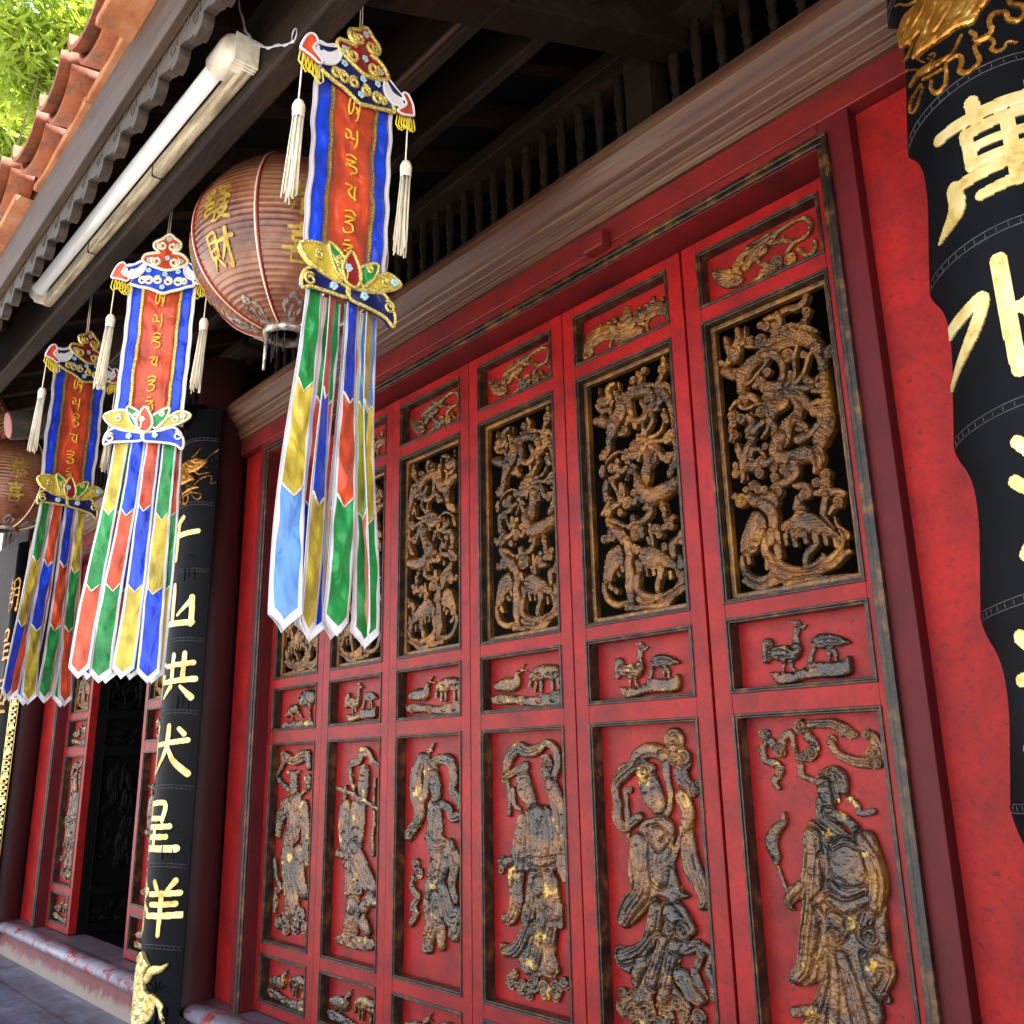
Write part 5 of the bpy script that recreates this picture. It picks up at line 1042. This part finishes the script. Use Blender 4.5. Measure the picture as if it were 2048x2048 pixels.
def strip(u0f, u1f, v0, v1, y, seed, name, mt, par, nu=6, nv=46, th=0.0016):
    m = MB(); vs = []
    for side in (0, 1):
        for j in range(nv + 1):
            v = v0 + (v1 - v0) * j / nv; a, b = u0f(v), u1f(v)
            for i in range(nu + 1):
                u = a + (b - a) * i / nu; vs.append((u, y + side * th + wr(u, v, seed), v))
    n = (nu + 1) * (nv + 1); fs = []
    for j in range(nv):
        for i in range(nu):
            q = j * (nu + 1) + i; fs.append((q, q + nu + 1, q + nu + 2, q + 1)); fs.append((n + q, n + q + 1, n + q + nu + 2, n + q + nu + 1))
    for j in range(nv):
        for i in (0, nu):
            q = j * (nu + 1) + i; fs.append((q, q + nu + 1, n + q + nu + 1, n + q))
    for i in range(nu):
        for j in (0, nv):
            q = j * (nu + 1) + i; fs.append((q, q + 1, n + q + 1, n + q))
    return m.add(vs, fs, True).build(name, mt, par)
def ribbon(par, ut, ub, yt, yb, ht, hb, vt, vb, cols, tw, seed):
    m = MB(); rows = 74; xs = [-1, -0.75, -0.37, 0.0, 0.37, 0.75, 1.0]; th = 0.0014; k = len(xs); vs = []
    mats = [M['s_white']] + [M[c] for c in cols]; r_ = random.Random(seed); ph = r_.random() * 6; cuts = [0.30 + r_.uniform(-.012, .012), 0.63 + r_.uniform(-.015, .015)]
    for side in (0, 1):
        for j in range(rows + 1):
            q = j / rows; e = q * q * (3 - 2 * q) * 0.55 + 0.45 * q
            cu = ut + (ub - ut) * e + 0.006 * math.sin(4 * q + ph) * q; cy = yt + (yb - yt) * e + 0.010 * math.sin(5 * q + ph * 1.7) * q; h = ht + (hb - ht) * e; a = tw[0] + (tw[1] - tw[0]) * e + 0.10 * math.sin(7 * q + ph)
            for x in xs:
                v = vt + (vb - vt) * q - 0.034 * (1 - abs(x)) * min(1, q * 4) - (0.034 * (1 - min(1, q * 4)) if 0 else 0)
                w_ = (0.005 * math.sin(26 * q + 2.5 * x + ph) + 0.003 * math.sin(47 * q - 3 * x + ph) + 0.004) * (1 - x * x)
                vs.append((cu + h * x * math.cos(a) + (w_ + side * th) * math.sin(a) * -1, cy + h * x * math.sin(a) - w_ * math.cos(a) + side * th * math.cos(a), v))
    n = k * (rows + 1); b = 0
    m.v = vs
    for j in range(rows):
        q = (j + 0.5) / rows; c = 1 + (0 if q < cuts[0] else 1 if q < cuts[1] else 2)
        for i in range(k - 1):
            mi = 0 if i in (0, k - 2) or j >= rows - 2 else c
            p = j * k + i
            for f in ((p, p + k, p + k + 1, p + 1), (n + p, n + p + 1, n + p + k + 1, n + p + k)): m.f.append(f); m.m.append(mi); m.sm.append(True)
        for i in (0, k - 1):
            p = j * k + i; m.f.append((p, p + k, n + p + k, n + p)); m.m.append(0); m.sm.append(False)
    for i in range(k - 1):
        p = rows * k + i; m.f.append((p, p + 1, n + p + 1, n + p)); m.m.append(0); m.sm.append(False)
    o = m.build('ribbon', mats, par)
    for c in cuts:
        j = int(round(c * rows)); MB().tube([np.array(vs[j * k + i]) + np.array([0, -0.001, 0]) for i in range(1, k - 1)], 0.0026, 5).build('sequin_edge', M['pale_sequin'], o)
    return o
def banner(P, yaw, label, trim, order, sway, lean, tw, spread, seed, dark, hb=0.036):  # unless dark, overexposed whiteness is put into the trim colours
    t = thing('prayer_banner', label, 'banner', tuple(P), yaw, 'hanging prayer banners'); t.rotation_euler = (0, lean, yaw)
    hw_, v0, v1 = 0.116, -0.165, -0.715; ed = 0.014; br = 0.064
    f = lambda c: (lambda v: c)
    strip(f(-br + .004), f(br - .004), v0 + 0.03, v1, 0.0, seed, 'centre_panel', M['s_red'], t, 8)
    for s in (-1, 1):
        a, b = sorted((s * (br + 0.003), s * (hw_ - ed))); strip(f(a), f(b), v0 + 0.05, v1, 0.0005, seed, 'side_panel', M['s_blue'], t, 4)
        a, b = sorted((s * (hw_ - ed + 0.0005), s * hw_)); strip(f(a), f(b), v0 + 0.05, v1, 0.0, seed, 'white_edging', M['s_white'], t, 2)
        a, b = sorted((s * (br - 0.006), s * (br + 0.005))); strip(f(a), f(b), v0 + 0.03, v1, -0.003, seed, 'gold_braid', M['braid' if dark else 'sequin'], t, 2)
    for g_, txt in enumerate(GLY):
        m = MB(); vc = v0 - 0.075 - g_ * 0.080
        for k, Q in parse(txt):
            m.tube([(-0.022 + 0.044 * p[0], -0.0035 + wr(-0.022 + 0.044 * p[0], vc + 0.052 * p[1] - 0.03, seed), vc + 0.052 * p[1] - 0.03) for p in smooth_path([(x, y, 0) for x, y in Q], per=5)], 0.0028, 6)
        m.build('embroidered_glyph', M['thread_gold'], t)
    # crown
    cr = MB().prism(smooth_path(SH['blue'], True, 4)[:, :2].tolist(), -0.014, -0.004).build('crown', M['s_navy' if dark else 's_blue'], t, recalc=True)
    MB().prism(smooth_path(SH['red'], True, 4)[:, :2].tolist(), -0.020, -0.0142).build('crown_crest', M['s_darkred' if dark else 's_red'], cr, recalc=True)
    m = MB(); 
    def outline(poly, y, r, m, closed=True):
        Q = smooth_path(poly, closed, 5); pts = [(a, y, b) for a, b in Q[:, :2]]; m.tube(pts + ([pts[0]] if closed else []), r, 6)
    outline(SH['red'], -0.021, 0.0058, m)
    for (a, b, r, sg, a0) in ((960, 330, 85, 1, 2.4), (1150, 350, 85, -1, 2.4), (860, 600, 95, 1, 2.2), (1180, 620, 95, -1, 2.2)): m.tube([(u, -0.022, v) for u, v in sp(a, b, r, CE, sg, a0)], 0.0052, 6)
    m.build('sequin_trim', trim, cr)
    m = MB(); outline(SH['blue'][2:12], -0.015, 0.0058, m, False)
    for (a, b, r, sg, a0) in ((620, 930, 75, 1, 0.4), (720, 930, 85, -1, 0.4), (890, 920, 80, 1, 1.2), (1060, 940, 80, -1, 1.2), (1250, 950, 85, 1, 0.6), (1340, 940, 60, -1, 0)): m.tube([(u, -0.016, v) for u, v in sp(a, b, r, CE, sg, a0)], 0.0048, 6)
    m.build('sequin_trim', trim if dark else M['pale_sequin'], cr)
    for kw, kr, kb in (('hlw', 'hlr', 'hlb'), ('hrw', 'hrr', 'hrb')):
        h = MB().prism(smooth_path(SH[kw], True, 4)[:, :2].tolist(), -0.0205, -0.0145).build('phoenix_head', M['s_white'], cr, recalc=True)
        MB().prism(smooth_path(SH[kr], True, 4)[:, :2].tolist(), -0.0225, -0.0135).build('beak', M['s_red'], cr, recalc=True)
        m = MB(); outline(SH[kr], -0.0228, 0.0034, m); outline(SH[kw], -0.0208, 0.0028, m); m.build('white_piping', M['s_white'], cr)
        MB().prism(smooth_path(SH[kb], True, 4)[:, :2].tolist(), -0.0225, -0.0207).build('crest_feather', M['s_navy' if dark else 's_blue'], cr, recalc=True)
        u, v = np.mean(SH[kw], 0); MB().tube([(u + (-.02 if kw == 'hlw' else .03), -0.0225, v), (u + (-.02 if kw == 'hlw' else .03), -0.0205, v)], 0.0045, 10).build('eye', M['s_navy'], cr)
    for (u, v) in [sp(1075, 220, 1, CE)[0], sp(1050, 545, 1, CE)[0], sp(730, 580, 1, CE)[0], sp(1290, 600, 1, CE)[0]] + [sp(a, b, 1, CE)[0] for a, b in ((725, 765), (1010, 830), (1240, 780), (965, 1050))]:
        m = MB()
        for k in range(5): m.tube([(u + 0.006 * math.cos(k * 1.257), -0.0225, v + 0.006 * math.sin(k * 1.257)), (u + 0.006 * math.cos(k * 1.257), -0.0205, v + 0.006 * math.sin(k * 1.257))], 0.0042, 6)
        m.build('gem', M['gem'], cr)
    # cords, fringe, tassels
    MB().tube([(-0.003, -0.01, SH['red'][0][1] - 0.01), (-0.003, 0.0, 0.5)], 0.0014, 5).tube([(0.004, -0.01, SH['red'][0][1] - 0.01), (0.003, 0.0, 0.5)], 0.0014, 5).build('hanging_cord', M['cream_thread'], t)
    for s in (-1, 1):
        hx = [p for p in (SH['hlr'] if s < 0 else SH['hrr'])]; x0 = min(p[0] for p in hx); x1 = max(p[0] for p in hx); zb = min(p[1] for p in hx)
        m = MB()
        for k in range(6):
            a = x0 + 0.01 + (x1 - x0 - 0.01) * k / 5; ln = 0.036 + 0.016 * random.random(); za = zb + 0.012 - (0.004 * k if s < 0 else 0.004 * (5 - k))
            m.tube([(a - 0.006, -0.015, za), (a - 0.010, -0.016, za - ln * 0.7), (a, -0.017 - 0.004 * random.random(), za - ln), (a + 0.010, -0.016, za - ln * 0.7), (a + 0.006, -0.014, za)], 0.0021, 5)
        m.build('loop_fringe', M['yellow_cord'], t)
        tx = x0 + 0.012 if s < 0 else x1 - 0.012
        zc = zb - 0.125
        ta = MB().lathe([(0, 0.0), (0.010, -0.004), (0.015, -0.016), (0.0155, -0.028), (0.0135, -0.034), (0.0145, -0.036), (0.0145, -0.044), (0.013, -0.05)], (tx, -0.012, zc), 14).build('tassel', M['cream_thread'], t)
        MB().tube([(tx, -0.014, zb + 0.015), (tx - 0.002, -0.012, zc - 0.004)], 0.0020, 6).build('tassel_cord', M['cream_thread'], ta)
        m = MB(); r_ = random.Random(seed + s)
        for k in range(46):
            a = r_.random() * 6.28; rr = 0.0125 * math.sqrt(r_.random()); b = a + r_.uniform(-.3, .3); L_ = 0.215 + r_.uniform(-.02, .02); q = 1.35 + r_.uniform(0, .25)
            m.tube([(tx + rr * math.cos(a), -0.012 + rr * math.sin(a), zc - 0.045), (tx + rr * 1.15 * math.cos(a) - 0.004, -0.012 + rr * 1.15 * math.sin(a), zc - 0.13), (tx + rr * q * math.cos(b) - 0.010, -0.012 + rr * q * math.sin(b), zc - 0.045 - L_)], 0.0017, 4)
        m.build('tassel_strands', M['cream_thread'], ta)
    # lotus
    lo = MB().prism(smooth_path(SH['bl'], True, 4)[:, :2].tolist(), -0.020, -0.006).prism(smooth_path(SH['br'], True, 4)[:, :2].tolist(), -0.0202, -0.006).build('lotus_base', M['s_navy' if dark else 's_blue'], t, recalc=True)
    for k_, c, y in (('py1', 's_yellow', -0.021), ('py2', 's_yellow', -0.0212), ('pg1', 's_green', -0.0235), ('pg2', 's_green', -0.0237), ('bud', 's_darkred' if dark else 's_red', -0.027)):
        pe = MB().prism(smooth_path(SH[k_], True, 4)[:, :2].tolist(), y, -0.008 + 0.0001 * len(k_)).build('lotus_petal' if k_ != 'bud' else 'lotus_bud', M[c], lo, recalc=True)
    m = MB()
    for k_, y in (('py1', -.021), ('py2', -.021), ('pg1', -.0237), ('pg2', -.0237), ('bud', -.0272), ('bl', -.0205), ('br', -.0205)): outline(SH[k_], y, 0.0046, m)
    for (a, b, r, sg) in ((520, 680, 20, 1), (845, 665, 20, -1), (640, 575, 13, 1), (765, 560, 13, -1), (560, 585, 16, 1), (830, 585, 16, -1)): m.tube([(u, -0.024, v) for u, v in sp(a, b, r * 1.1, CF, sg, 1.0)], 0.0036, 6)
    m.build('sequin_trim', M['sequin'] if dark else M['pale_sequin'], lo)
    for (a, b) in ((610, 672), (735, 665), (868, 572), (672, 590)):
        u, v = sp(a, b, 1, CF)[0]; m = MB()
        for k in range(5): m.tube([(u + 0.006 * math.cos(k * 1.257), -0.030, v + 0.006 * math.sin(k * 1.257)), (u + 0.006 * math.cos(k * 1.257), -0.020, v + 0.006 * math.sin(k * 1.257))], 0.0042, 6)
        m.build('gem', M['gem'], lo)
    # ribbons, front row then back row
    us = [-0.078, -0.026, 0.026, 0.078]
    for row in (0, 1):
        for i in range(4):
            c = order[i] if row == 0 else order[(i + 1) % 4][::-1]; c = ['s_' + q for q in c]
            a = tw[i] if row == 0 else (0.05, 0.1 * (-1) ** i)
            ribbon(t, us[i] + 0.012 * row, us[i] * spread + sway + 0.016 * row + (0.02 if i == 3 else 0) * (spread - 1), 0.002 + 0.006 * (i % 2) + 0.02 * row, 0.004 * (i % 2) + 0.034 * row, 0.0235, hb, -0.770, -1.525 - 0.012 * (i % 2), c, a, seed * 10 + i + 4 * row)
    return t
OA = [('green', 'yellow', 'lightblue'), ('red', 'blue', 'yellow'), ('blue', 'red', 'green'), ('yellow', 'green', 'red')]
OB = [('yellow', 'green', 'red'), ('blue', 'red', 'green'), ('red', 'blue', 'yellow'), ('green', 'yellow', 'blue')]
OC = [('green', 'yellow', 'blue'), ('red', 'blue', 'yellow'), ('blue', 'red', 'green'), ('yellow', 'green', 'red')]
banner((-1.69, -1.2, 3.124), R_(93), 'largest nearest prayer banner with gold sequinned crown, hanging before the big lantern', M['sequin'], OA, -0.01, 0.02, [(0.3, -0.55), (0.7, 0.45), (0.35, 0.0), (0.7, 1.1)], 1.30, 3, True, 0.034)
banner((-2.952, -1.2, 3.136), YAW2, 'bright prayer banner facing outwards with crown trim coloured overexposed white, middle of the three', M['pale_sequin'], OB, -0.022, 0.02, [(0, -0.1), (0, 0.05), (0, 0.0), (0.1, 0.2)], 1.30, 5, False, 0.0345)
banner((-3.869, -1.2, 3.12), R_(106), 'farthest prayer banner with dark navy crown, partly behind the bright one', M['sequin'], OC, -0.02, 0.006, [(0.2, 0.5), (0.1, 0.1), (0.15, 0.2), (0.2, 0.2)], 1.35, 8, True, 0.033)

# ================================================================== lanterns
def lantern(P, label, seed, gold):
    t = thing('paper_lantern', label, 'lantern', tuple(P), 0, 'round red lanterns under the eave')
    Ra, Rb = 0.332, 0.318; prof = []; nr = 42; lat0 = math.acos(0.21)
    for i in range(nr * 6 + 1):
        q = i / (nr * 6); la = -lat0 + 2 * lat0 * q; rib = abs(math.sin(math.pi * q * nr)); prof.append(((Ra - 0.0026 * rib ** 0.8) * math.cos(la), (Rb - 0.0026 * rib ** 0.8) * math.sin(la)))
    body = MB().lathe(prof, n=84).build('ribbed_body', M['lantern'], t)
    body.modifiers.new('thickness', 'SOLIDIFY').thickness = 0.0025
    zb = -Rb * math.sin(lat0); rb = Ra * 0.21
    for s in (-1, 1):
        MB().lathe([(rb - 0.012, s * abs(zb) - 0.014), (rb + 0.008, s * abs(zb) - 0.014), (rb + 0.010, s * abs(zb) + 0.012), (rb - 0.010, s * abs(zb) + 0.014), (rb - 0.012, s * abs(zb) - 0.014)], n=32).build('end_ring', M['silver'], t)
    ph0 = math.atan2(CAM[1] - P[1], CAM[0] - P[0])
    def lmap(U, V, H):
        ph = ph0 + U / Ra; la = V / Rb; return np.stack([(Ra + H + 0.001) * np.cos(la) * np.cos(ph), (Ra + H + 0.001) * np.cos(la) * np.sin(ph), (Rb + H + 0.001) * np.sin(la)], 1)
    n = 7
    for k in range(n):
        a = ph0 + R_(-20.6 + 360 / n * k); q = [((Ra + 0.0015) * math.cos(la) * math.cos(a), (Ra + 0.0015) * math.cos(la) * math.sin(a), (Rb + 0.0015) * math.sin(la)) for la in np.linspace(-lat0 * 0.97, lat0 * 0.97, 40)]
        q2 = [((Ra + 0.0005) * math.cos(la) * math.cos(a + 0.02), (Ra + 0.0005) * math.cos(la) * math.sin(a + 0.02), (Rb + 0.0005) * math.sin(la)) for la in np.linspace(-lat0 * 0.97, lat0 * 0.97, 40)]
        MB().tube(q, 0.0035, 6).build('white_seam', M['pale_sequin'], t); MB().tube(q2, 0.0042, 6).build('red_seam', M['lantern_red'], t)
    for k in range(n):
        d = ((-46.3 + 360 / n * k + 180) % 360) - 180; uc = R_(d) * Ra; pair = ('fa', 'cai') if k % 2 == 0 else ('gong2', 'xi')
        for j, gname in enumerate(pair):
            vc = 0.005 - 0.15 * j
            r = Relief(uc - 0.09, uc + 0.09, vc - 0.09, vc + 0.09, 0.0022, 0.2); r.run(glyph(gname, uc, vc, 0.125, 0.125)); r.h = np.where(r.mask, 0.0012, 0)
            r.mesh('foil_character', lmap, 0.002, M['lantern_gold'], t, k, 0.0003)
        r = Relief(uc - 0.10, uc + 0.10, -0.43, -0.20, 0.003, 0.2)
        r.run(shifted(parse('s -.05,-.375,.009 -.06,-.345,.012 -.035,-.33,.010; s .05,-.375,.009 .06,-.345,.012 .035,-.33,.010; s -.02,-.385,.012 0,-.35,.010; s -.02,-.315,.009 0,-.305,.011 .02,-.315,.009; s .02,-.375,.008; s -.045,-.40,.010 .0,-.405,.010 .045,-.40,.010'), uc, 0.0)); r.h = np.where(r.mask, 0.001, 0)
        r.mesh('foil_scroll', lmap, 0.002, M['silver'], t, k, 0.0003)
    m = MB(); r_ = random.Random(seed)
    for k in range(16):
        a = r_.random() * 6.28; rr = rb * (0.65 + 0.3 * r_.random()); L_ = 0.07 + r_.uniform(-.03, .05); m.tube([(rr * math.cos(a), rr * math.sin(a), zb - 0.01), (rr * 0.95 * math.cos(a), rr * 0.95 * math.sin(a), zb - L_)], 0.0022, 4)
    m.build('hanging_fringe', M['fringe'], t)
    MB().tube([(0, 0, -zb + 0.01), (0, 0, 0.52)], 0.004, 6).build('hanging_cord', M['wire'], t)
    a = ph0 - 1.2; MB().tube([(rb * math.cos(a), rb * math.sin(a), zb - 0.01), (rb * 1.05 * math.cos(a), rb * 1.05 * math.sin(a), zb - 0.15)], [0.007, 0.005], 6).build('paper_tail', M['silver'], t)
    return t
d = ray(582, 505); q = 1.3 / d[1]; lantern(CAM + q * d, 'large faded red lantern with yellow lettering, partly behind the nearest banner', 1, 1)
d = ray(22, 965); q = 1.3 / d[1]; lantern(CAM + q * d, 'smaller looking dark red lantern cut by the left edge, behind the farthest banner', 2, 2)

# ================================================================== trees beyond the roof
def tree(name, label, base, ztop, crown, nl, seed):
    r = np.random.default_rng(seed); t = thing(name, label, 'tree', base, 0, 'trees beyond the roof end')
    m = MB(); H = ztop - base[2]
    m.tube([(0, 0, 0), (0.1, 0.05, H * 0.25), (-0.1, 0.1, H * 0.55), (0.05, 0, H * 0.85)], [0.26, 0.2, 0.13, 0.04], 10)
    C = np.array(crown); tips = []
    for k in range(5):
        c = C[k % len(C)]; z0 = H * r.uniform(0.3, 0.7); e = c[:3] + r.normal(0, 1, 3) * c[3] * 0.45
        mid = (np.array([0, 0, z0]) + e) / 2 + r.normal(0, .15, 3); m.tube([(0, 0, z0), mid, e], [0.04, 0.022, 0.006], 6); tips.append(e)
    m.build('trunk', M['bark'], t)
    cl = []
    for c in C:
        for _ in range(int(nl / 40 / len(C))):
            v = r.normal(0, 1, 3); v /= np.linalg.norm(v); cl.append(c[:3] + v * c[3] * r.uniform(0.35, 1.0) ** 0.6)
    cl = np.array(cl); n = len(cl) * 40
    ctr = np.repeat(cl, 40, 0) + r.normal(0, 0.24, (n, 3)) * [1, 1, 0.8]
    ax = r.normal(0, 1, (n, 3)); ax[:, 2] -= 0.6; ax /= np.linalg.norm(ax, axis=1)[:, None]
    sd_ = np.cross(ax, r.normal(0, 1, (n, 3))); sd_ /= np.linalg.norm(sd_, axis=1)[:, None]
    Ln = r.uniform(0.09, 0.17, n)[:, None]; Wd = Ln * 0.22; nrm = np.cross(ax, sd_)
    V = np.stack([ctr - ax * Ln, ctr + sd_ * Wd + nrm * 0.01, ctr + ax * Ln, ctr - sd_ * Wd + nrm * 0.01], 1).reshape(-1, 3)
    me = bpy.data.meshes.new('crown'); me.vertices.add(4 * n); me.vertices.foreach_set('co', V.astype(np.float32).ravel()); me.loops.add(4 * n)
    me.loops.foreach_set('vertex_index', np.arange(4 * n, dtype=np.int32)); me.polygons.add(n); me.polygons.foreach_set('loop_start', np.arange(0, 4 * n, 4, dtype=np.int32)); me.update(calc_edges=True)
    link('crown', me, M['leafA'], t)
def at(px, py, dist):
    d = ray(px, py); return CAM + d / np.linalg.norm(d) * dist
def treeat(label, x, y, blobs, nl, seed):
    base = np.array([x, y, -0.12]); cr = []
    for (px, py, dist, r) in blobs: cr.append((*(at(px, py, dist) - base), r))
    tree('leafy_tree', label, tuple(base), max(c[2] for c in cr) - 0.12, cr, nl, seed)
treeat('tall sunlit green tree at the top left above the eave tiles', -13.6, -0.6, [(70, 90, 16.0, 0.6), (150, 30, 16.2, 0.6), (150, 130, 16.5, 0.6), (95, 190, 16.2, 0.55), (190, 80, 16.5, 0.5), (20, 60, 16.0, .35)], 4200, 1)
treeat('farther green tree at the left edge, crown below the tall one', -15.6, -0.9, [(20, 210, 18.5, 1.0), (60, 270, 18.8, 0.8), (-30, 330, 18.5, 0.9), (10, 360, 18.8, 0.7), (-40, 120, 18.5, 0.7)], 4600, 2)
